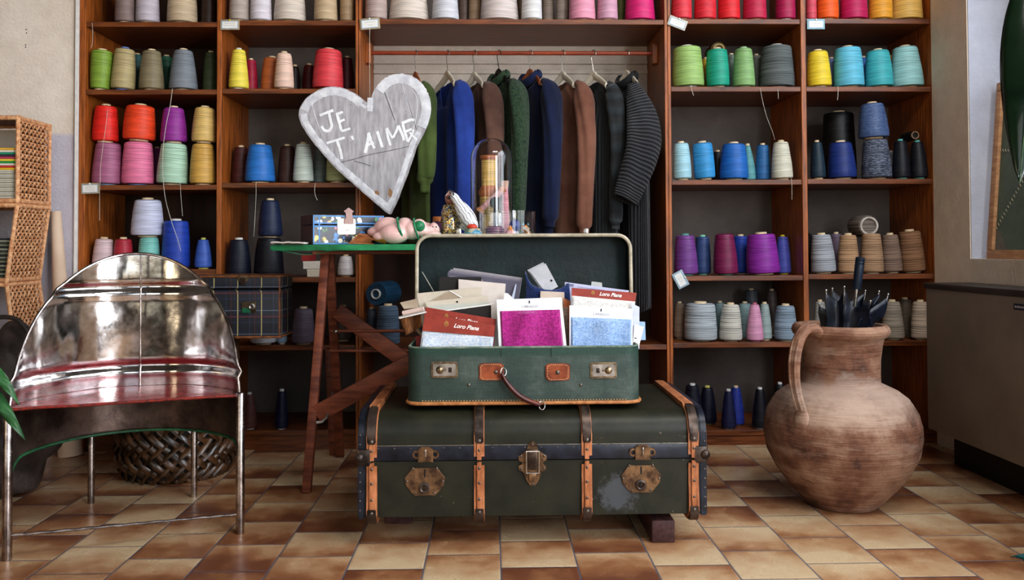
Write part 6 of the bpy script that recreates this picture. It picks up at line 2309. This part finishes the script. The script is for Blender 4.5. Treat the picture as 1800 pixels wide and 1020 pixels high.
for i in range(4):
    zt, zb_ = zs_[i] - .012, zs_[i + 1] + .012
    for sx, nm in ((wxr, 'side_panel'), (wxr - WL, 'side_panel')):
        mb = MB()
        nrow = max(3, int((zt - zb_) / .0245))
        for r in range(nrow + 1):
            z = zb_ + (zt - zb_) * r / nrow
            mb.tube([wp(sx + .0032 * math.sin(j * PI + r * PI), wy0 + (wy1 - wy0) * j / 12, z) for j in range(13)], .0030, 5)
            if r < nrow:
                zz2 = zb_ + (zt - zb_) * (r + 1) / nrow
                st = 0 if r % 2 else .5
                pl = []
                for j in range(17):
                    y = wy0 + (wy1 - wy0) * j / 16
                    pl.append(wp(sx + .002, y, z + (zz2 - z) * (.12 if (j % 2) else .88)))
                mb.tube(pl, .0042, 5)
        mb.build(nm, WIC if i < 3 else WICD, wk, angle=70)
        ii_ = sx + (-.011 if sx == wxr else .011)
        qa = [wp(ii_, wy0 + .012, zt), wp(ii_, wy1 - .012, zt), wp(ii_, wy1 - .012, zb_), wp(ii_, wy0 + .012, zb_)]
        MB().quad8(qa, [q + V((.002, 0, 0)) for q in qa]).build('inner_shade_sheet', flat((40, 26, 18), .9, tag='lining'), wk, smooth=False)  # dark sheet added to give the weave holes their interior shade
    # posts and bound rims
    for sx in (wxr, wxr - WL):
        for y in (wy0, wy1):
            MB().tube([wp(sx, y, zs_[i] - k_ * (zs_[i] - zs_[i + 1]) / 8) for k_ in range(9)], .008, 8).build('post', WIC, wk)
for i in range(5):
    z = zs_[i] if i < 4 else .012
    mb = MB()
    c4 = [wp(wxr, wy0, z), wp(wxr, wy1, z), wp(wxr - WL, wy1, z), wp(wxr - WL, wy0, z)]
    for j in range(4):
        a, b = c4[j], c4[(j + 1) % 4]
        nn = 26
        for dz in (-.009, .009) if 0 < i < 4 else (-.002,):
            mb.tube([a.lerp(b, q / nn) + V((0, 0, dz)) for q in range(nn + 1)], [.0088 if q % 2 else .0100 for q in range(nn + 1)], 8)
    mb.build('bound_rim', WIC, wk, angle=70)
    mb = MB().quad8([p + V((0, 0, -.002)) for p in c4], [p + V((0, 0, .002)) for p in c4])
    mb.build('tier_board', WICD, wk, smooth=False)
# papers lying in the tower
pal = [(232, 180, 60), (236, 226, 206), (40, 140, 110), (60, 50, 60), (186, 60, 96), (240, 210, 60), (40, 150, 70), (230, 220, 210), (200, 60, 50), (236, 190, 40)]
names = ['orange', 'ivory', 'teal green', 'black', 'magenta', 'bright yellow', 'grass green', 'off white', 'red', 'golden']
z = zs_[1] + .013
zc = at(9, 298, 3.26).z
nw = int((zc - z) / .0042)
for j in range(nw):
    dxr = random.uniform(-.008, 0)
    t = thing('magazine', 'pale magazine in the stack on the second tier of the wicker tower', 'magazine', (wxr - WL / 2, 3.37, z), 'pale magazines in the wicker tower')
    MB().box2((wxr - WL + .03, wy0 + .012 + random.uniform(0, .006), z), (wxr - .012 + dxr, wy1 - .02, z + .0037)).build('pages', flat(((214, 206, 188), (190, 186, 170), (224, 218, 206), (150, 150, 130))[j % 4], .7, tag='pages'), t, smooth=False)
    z += .0042
for j, (c, nm) in enumerate(zip(reversed(pal), reversed(names))):
    t = thing('paper_folder', '%s folder in the coloured stack atop the pale magazines' % nm, 'folder', (wxr - WL / 2, 3.37, z), 'coloured folders in the wicker tower')
    MB().box2((wxr - WL + .03, wy0 + .010, z), (wxr - .012, wy1 - .02, z + .0078), .001).build('cover', flat(c, .6, tag='folder'), t, smooth=False)
    z += .0084
t = thing('paper_sheet', 'white card sheet standing at the back of the top tier', 'paper', (wxr - WL / 2, wy1 - .02, z), 'papers in the wicker tower')
MB().box2((wxr - WL + .03, wy1 - .022, z), (wxr - .012, wy1 - .018, min(z + .11, ZT - .02))).build('sheet', WHITEP, t, smooth=False)
z = zs_[2] + .013
for j in range(20):
    t = thing('magazine', 'dark magazine in the stack on the lower tier of the wicker tower', 'magazine', (wxr - WL / 2 - .02, 3.37, z), 'dark magazines in the wicker tower')
    sh = wp(0, 0, z).x
    MB().box2((wxr - WL + .03 + sh, wy0 + .012 + random.uniform(0, .008), z), (wxr - .016 + sh, wy1 - .02, z + .0062)).build('pages', flat(((120, 124, 100), (60, 64, 56), (150, 150, 130), (40, 44, 44))[j % 4], .7, tag='pages'), t, smooth=False)
    z += .0078

# rolled paper in the corner
t = thing('paper_roll', 'beige paper roll leaning in the corner beside the wicker tower', 'paper roll', (at(118, 520, 3.46).x, 3.46, 0))
a, b = at(124, 700, 3.52), at(98, 372, 3.54)
a.z = 0.0
MB().tube([a.lerp(b, i / 10) for i in range(11)], [.046 - .026 * i / 10 for i in range(11)], 26).build('roll', mat('roll_paper', (206, 176, 150), (222, 196, 172), rough=.7, scale=4), t)

# dark bundle at the far left
bcx, bcy = at(20, 640, 2.93).x, 2.95
t = thing('leather_bundle', 'dark crumpled leather bag slumped behind the metal chair at far left', 'bag', (bcx, bcy, 0))
LB = mat('dark_hide', (34, 28, 26), (70, 60, 56), rough=.42, scale=12, bump=.5, bscale=60, bdist=.004)
mb = MB()
mb.ball((0, 0, .29), 1, (.15, .17, .29), None, 48, 36)
for v in mb.bm.verts:
    q = v.co * 7
    v.co += V((noise.noise(q), noise.noise(q + V((7, 0, 0))), .6 * noise.noise(q + V((0, 7, 0))))) * .035 + V((0, 0, .012 * math.sin(v.co.x * 50 + v.co.z * 25)))
    v.co.z = max(0.0, v.co.z)
mb.build('hide', LB, t, world=False)
MB().tube(spline([(-.10, -.05, .53), (-.05, -.06, .60), (.04, -.06, .60), (.09, -.05, .52)], 8), .008, 8).build('strap', LB, t, world=False)

# ------------------------------------------------------------------ heater cabinet
RX0 = at(1631, 752, 3.30).x
RZ0, RZ1 = at(1631, 753, 3.30).z, at(1631, 497, 3.30).z
t = thing('heater_cabinet', 'beige metal heater cabinet with dark top under the window', 'heater', ((RX0 + XR) / 2, 2.7, RZ0))
HB = mat('heater_metal', (116, 106, 94), (136, 126, 112), rough=.5, scale=3, bump=.08, bscale=300)
HT = mat('heater_top', (40, 34, 32), (62, 54, 50), rough=.45, scale=10, bump=.05)
MB().box2((RX0, 2.02, RZ0), (XR - .001, 3.30, RZ1 - .022), .004).build('casing', HB, t, angle=40)
MB().box2((RX0 - .006, 2.01, RZ1 - .022), (XR - .001, 3.308, RZ1), .003).build('top_slab', HT, t, angle=40)
MB().box2((RX0 + .07, 2.05, 0), (XR - .001, 3.24, RZ0 - .0005)).build('base_shade_box', DARKM, t, smooth=False)  # dark box added in place of the shadow beneath the casing
p = at(1788, 538, 2.76)
py = RX0 / at(1784, 538, 1.0).x
lz = at(1784, 539, py).z
MP = Matrix(((0, 0, -1, RX0), (-1, 0, 0, py), (0, 1, 0, lz), (0, 0, 0, 1)))
lb = MB().prism(rrect(.094, .020, .002, 2, .043, 0), 0.0002, .002, MP).build('name_plate', flat((24, 26, 48), .4, tag='plate'), t, smooth=False)
mb = MB()
for i in range(9):
    mb.box((.006 + i * .009, 0, .0023), (.0045, .007, .0006), MP)
mb.build('plate_lettering', flat((190, 190, 200), .5, tag='plate_text'), lb, smooth=False)

# ------------------------------------------------------------------ framed leather panel on the sill
FA = at(1738, 455, 3.262)
FA.z = WZ0
tl = at(1757, 147, 3.262)
t = thing('leather_picture', 'wooden framed patchwork leather panel leaning on the window sill', 'framed panel', FA)
PW = .80
ex = V((.02, -1, 0)).normalized()
ey = (tl - FA)
PH = ey.length
M = frame(FA, ex, ey)          # z = ex x ey
FRW = mat('panel_frame_wood', (166, 116, 78), (200, 152, 108), rough=.55, scale=9, stretch=(2, 2, 9), bump=.2, bscale=60)
fw = .034
for nm, c, s in (('frame_rail', (PW / 2, fw / 2), (PW, fw)), ('frame_rail', (PW / 2, PH - fw / 2), (PW, fw)), ('frame_stile', (fw / 2, PH / 2), (fw, PH - 2 * fw)), ('frame_stile', (PW - fw / 2, PH / 2), (fw, PH - 2 * fw))):
    MB().box((c[0], c[1], 0), (s[0], s[1], .024), M, .003).build(nm, FRW, t, angle=40)
LP = NT('patchwork_leather')
vo = LP.n('ShaderNodeTexVoronoi')
vo.inputs['Scale'].default_value = 3.2
LP.l(LP.coords(), vo.inputs['Vector'])
sc = LP.n('ShaderNodeSeparateColor')
LP.l(vo.outputs['Color'], sc.inputs[0])
nn = LP.noise(LP.coords(), 20, 6)
cc = LP.ramp(sc.outputs[0], [(0.2, lin((88, 108, 92))), (.6, lin((106, 112, 100))), (.9, lin((120, 112, 104)))])
LP.l(LP.mix(1.0, cc, LP.ramp(nn, [(0.3, (.75, .75, .75, 1)), (.7, (1.1, 1.1, 1.1, 1))]), 'MULTIPLY'), LP.b.inputs['Base Color'])
LP.set(Roughness=.6)
LP.bump(nn, .4, .003)
MB().box((PW / 2, PH / 2, -.004), (PW - 2 * fw + .01, PH - 2 * fw + .01, .006), M).build('leather', LP.m, t, smooth=False)
zside = 1 if (M.to_3x3() @ V((0, 0, 1))).x < 0 else -1
mb = MB()
for (x0, y0, x1, y1) in ((.035, .42, .18, .40), (.04, .12, .22, .34), (.2, .34, .3, .6), (.3, .1, .3, .5)):
    nst = int(((x1 - x0) ** 2 + (y1 - y0) ** 2) ** .5 / .016)
    for i in range(nst):
        u = i / nst
        x, y = x0 + (x1 - x0) * u, y0 + (y1 - y0) * u
        mb.tube([M @ V((x - .004, y + .005, zside * .003 - .003)), M @ V((x, y, zside * .005 - .003)), M @ V((x + .004, y - .005, zside * .003 - .003))], .0012, 5)
mb.build('stitching', flat((190, 176, 150), .8, tag='stitch_pale'), t)

# ------------------------------------------------------------------ plants whose pots stand outside the view
LEAF = mat('dark_leaf', (6, 18, 9), (12, 30, 15), rough=.16, scale=4, stretch=(2, 2, 2), bump=.08, bscale=30, coat=.3)
LEAF2 = mat('green_leaf', (18, 52, 26), (48, 96, 50), rough=.3, scale=10, bump=.1, bscale=60)
STEMM = flat((54, 70, 34), .6, tag='stem')
POT = mat('plant_pot', (120, 70, 46), (150, 92, 62), rough=.7, scale=10)


def leaf(mb, base, tip, width, normal, droop=.05, wav=.0, n=18, m=9, cup=.25):
    base, tip = V(base), V(tip)
    L_ = (tip - base).length
    d = (tip - base).normalized()
    nrm = (V(normal) - d * V(normal).dot(d)).normalized()
    s = d.cross(nrm)

    def fn(u, v):
        w = width * math.sin(PI * min(1, max(0.0, v * .97 + .03)) ** .75) ** .8
        x = (u - .5) * 2
        p = base + d * (L_ * v) + s * (x * w / 2) + nrm * (droop * math.sin(PI * v) - cup * w * x * x * .5 + wav * math.sin(v * 14 + x * 2) * abs(x))
        return p
    mb.grid(fn, m, n)


pp = V((1.53, 2.02, 0))
pl = thing('potted_plant', 'big dark glossy leaves hanging in at the upper right by the window', 'plant', pp)
MB().lathe([(.085, 0), (.10, .01), (.125, .2), (.13, .22), (.118, .22), (.11, .19)], 32).build('pot', POT, pl, world=False)
MB().tube(spline([pp + V((0, 0, .18)), pp + V((.02, 0, .7)), pp + V((-.03, .02, 1.2)), pp + V((-.06, .0, 1.72))], 6), .012, 10).build('stem', STEMM, pl)
for (bx, by, bY, tx, ty, tY, w, dr) in ((1822, -60, 1.95, 1792, 322, 1.90, .105, .02), (1850, -20, 2.05, 1806, 210, 2.0, .13, .02), (1880, -300, 2.0, 1900, 40, 1.9, .2, .04)):
    b_, t_ = at(bx, by, bY), at(tx, ty, tY)
    mb = MB()
    leaf(mb, b_, t_, w * 1.15, (-.45, -1, .15), dr)
    lf = mb.build('leaf', LEAF, pl, solid=.0015, angle=70)
    st = pp + V((-.05, .0, min(1.7, b_.z - .05)))
    MB().tube(spline([st, st.lerp(b_, .6) + V((0, 0, .05)), b_], 6), .005, 8).build('petiole', STEMM, pl)
    MB().tube([b_.lerp(t_, i / 10) + V((-.45, -1, .15)).normalized() * (dr * math.sin(PI * i / 10) + .0015) for i in range(11)], [.0028 - .0002 * i for i in range(11)], 6).build('midrib', flat((60, 90, 50), .4, tag='midrib'), lf)

pp = V((-1.62, 1.95, 0))
pl = thing('potted_plant', 'light green pointed leaves reaching in at the far left edge', 'plant', pp)
MB().lathe([(.085, 0), (.10, .01), (.125, .2), (.13, .22), (.118, .22), (.11, .19)], 32).build('pot', POT, pl, world=False)
cst = at(-40, 640, 2.0)
MB().tube(spline([pp + V((0, 0, .18)), pp + V((.02, .02, .45)), pp + V((.2, .04, .62)), cst], 6), .007, 10).build('stem', STEMM, pl)
for (bx, by, tx, ty, w, nrm) in ((-30, 632, 34, 712, .026, (.3, -1, .9)), (-24, 672, 44, 774, .027, (.5, -1, .3)), (-40, 650, 14, 676, .030, (0, -1, .9))):
    b_, t_ = at(bx, by, 2.0), at(tx, ty, 1.98)
    mb = MB()
    leaf(mb, b_, t_, w, nrm, .03, .004)
    lf = mb.build('leaf', LEAF2, pl, solid=.001, angle=70)
    MB().tube(spline([cst, cst.lerp(b_, .5) + V((0, 0, .01)), b_], 4), .003, 7).build('petiole', STEMM, pl)

# teal mat whose corner shows at the lower right
c = atz(1784, 980, 0)
t = thing('floor_mat', 'corner of a dark teal mat on the tiles, lower right', 'mat', c)
MB().prism([(c.x, c.y), (c.x + .12, c.y - .22), (c.x + .5, c.y - .1), (c.x + .36, c.y + .12)], .0, .006, Matrix.Identity(4), .001).build('mat_cloth', mat('teal_cloth', (16, 70, 74), (34, 104, 108), rough=.8, scale=60, stretch=(1, 6, 1), bump=.6), t)
mb = MB()
for i in range(9):
    u = i / 8
    p = c + V((.12 * u, -.22 * u, .003))
    mb.tube([p, p + V((-.012, -.004, 0))], .0014, 5)
mb.build('fringe', flat((24, 80, 84), .8, tag='fringe'), t)

# drilled holes with dark plugs on the left wall
for x, y in ((46, 52), (46.5, 58), (45, 79), (45, 83)):
    p = at(x, y, YF + .005)
    o = MB().ball(p, .0028, (1, .35, 1), None, 10, 7).build('wall_plug', INK, None, loc=p)
    setp(o, 'one of four tiny dark screw holes in the upper left plaster', 'screw hole', 'screw holes in the plaster')

# ------------------------------------------------------------------ light
wd = bpy.data.worlds.new('world')
SC.world = wd
wd.use_nodes = True
bg = wd.node_tree.nodes['Background']
sky = wd.node_tree.nodes.new('ShaderNodeTexSky')
try:
    sky.sky_type = 'NISHITA'
    sky.sun_disc = False
    sky.sun_elevation = R(40)
    sky.sun_rotation = R(120)
except Exception:
    pass
wd.node_tree.links.new(sky.outputs[0], bg.inputs[0])
bg.inputs['Strength'].default_value = 0.12


def area(name, loc, target, sx, sy, power, col, spread=180):
    l = bpy.data.lights.new(name, 'AREA')
    l.shape = 'RECTANGLE'
    l.size, l.size_y = sx, sy
    l.energy = power
    l.color = col
    l.spread = R(spread)
    o = bpy.data.objects.new(name, l)
    COL.objects.link(o)
    o.location = loc
    o.rotation_euler = (V(target) - V(loc)).to_track_quat('-Z', 'Y').to_euler()
    return o


# daylight through the two halves of the shop window behind the camera, and through the side window
area('shop_window_right_daylight', (.66, -2.5, 1.75), (.66, 3, .9), 1.65, 1.9, 5, (.86, .93, 1.0), 120)
area('shop_window_left_daylight', (-1.4, -2.5, 1.75), (-1.2, 3, .9), 1.5, 1.9, 7, (1.0, .93, .84), 120)
area('side_window_daylight', (XR + .15, 1.75, 1.85), (XR - 2, 1.9, 1.3), 2.0, 1.7, 70, (.84, .92, 1.0))
area('glass_door_daylight', (XR + .12, -.4, 1.36), (XR - 2, .6, 1.1), 1.5, 2.0, 135, (.90, .95, 1.0))
area('left_lamp', (XL + .1, -.5, 1.0), (XL + 2, .2, .9), 1.2, 1.3, 16, (1.0, .80, .52))
area('added_ceiling_key', (.95, .9, CEIL - .04), (.1, 2.7, .7), 1.4, .5, 38, (1.0, .96, .92), 150)  # unseen overhead light, added as a high key

SC.view_settings.view_transform = 'Standard'
SC.view_settings.look = 'None'
SC.view_settings.gamma = 1.0
SC.view_settings.exposure = 0.18
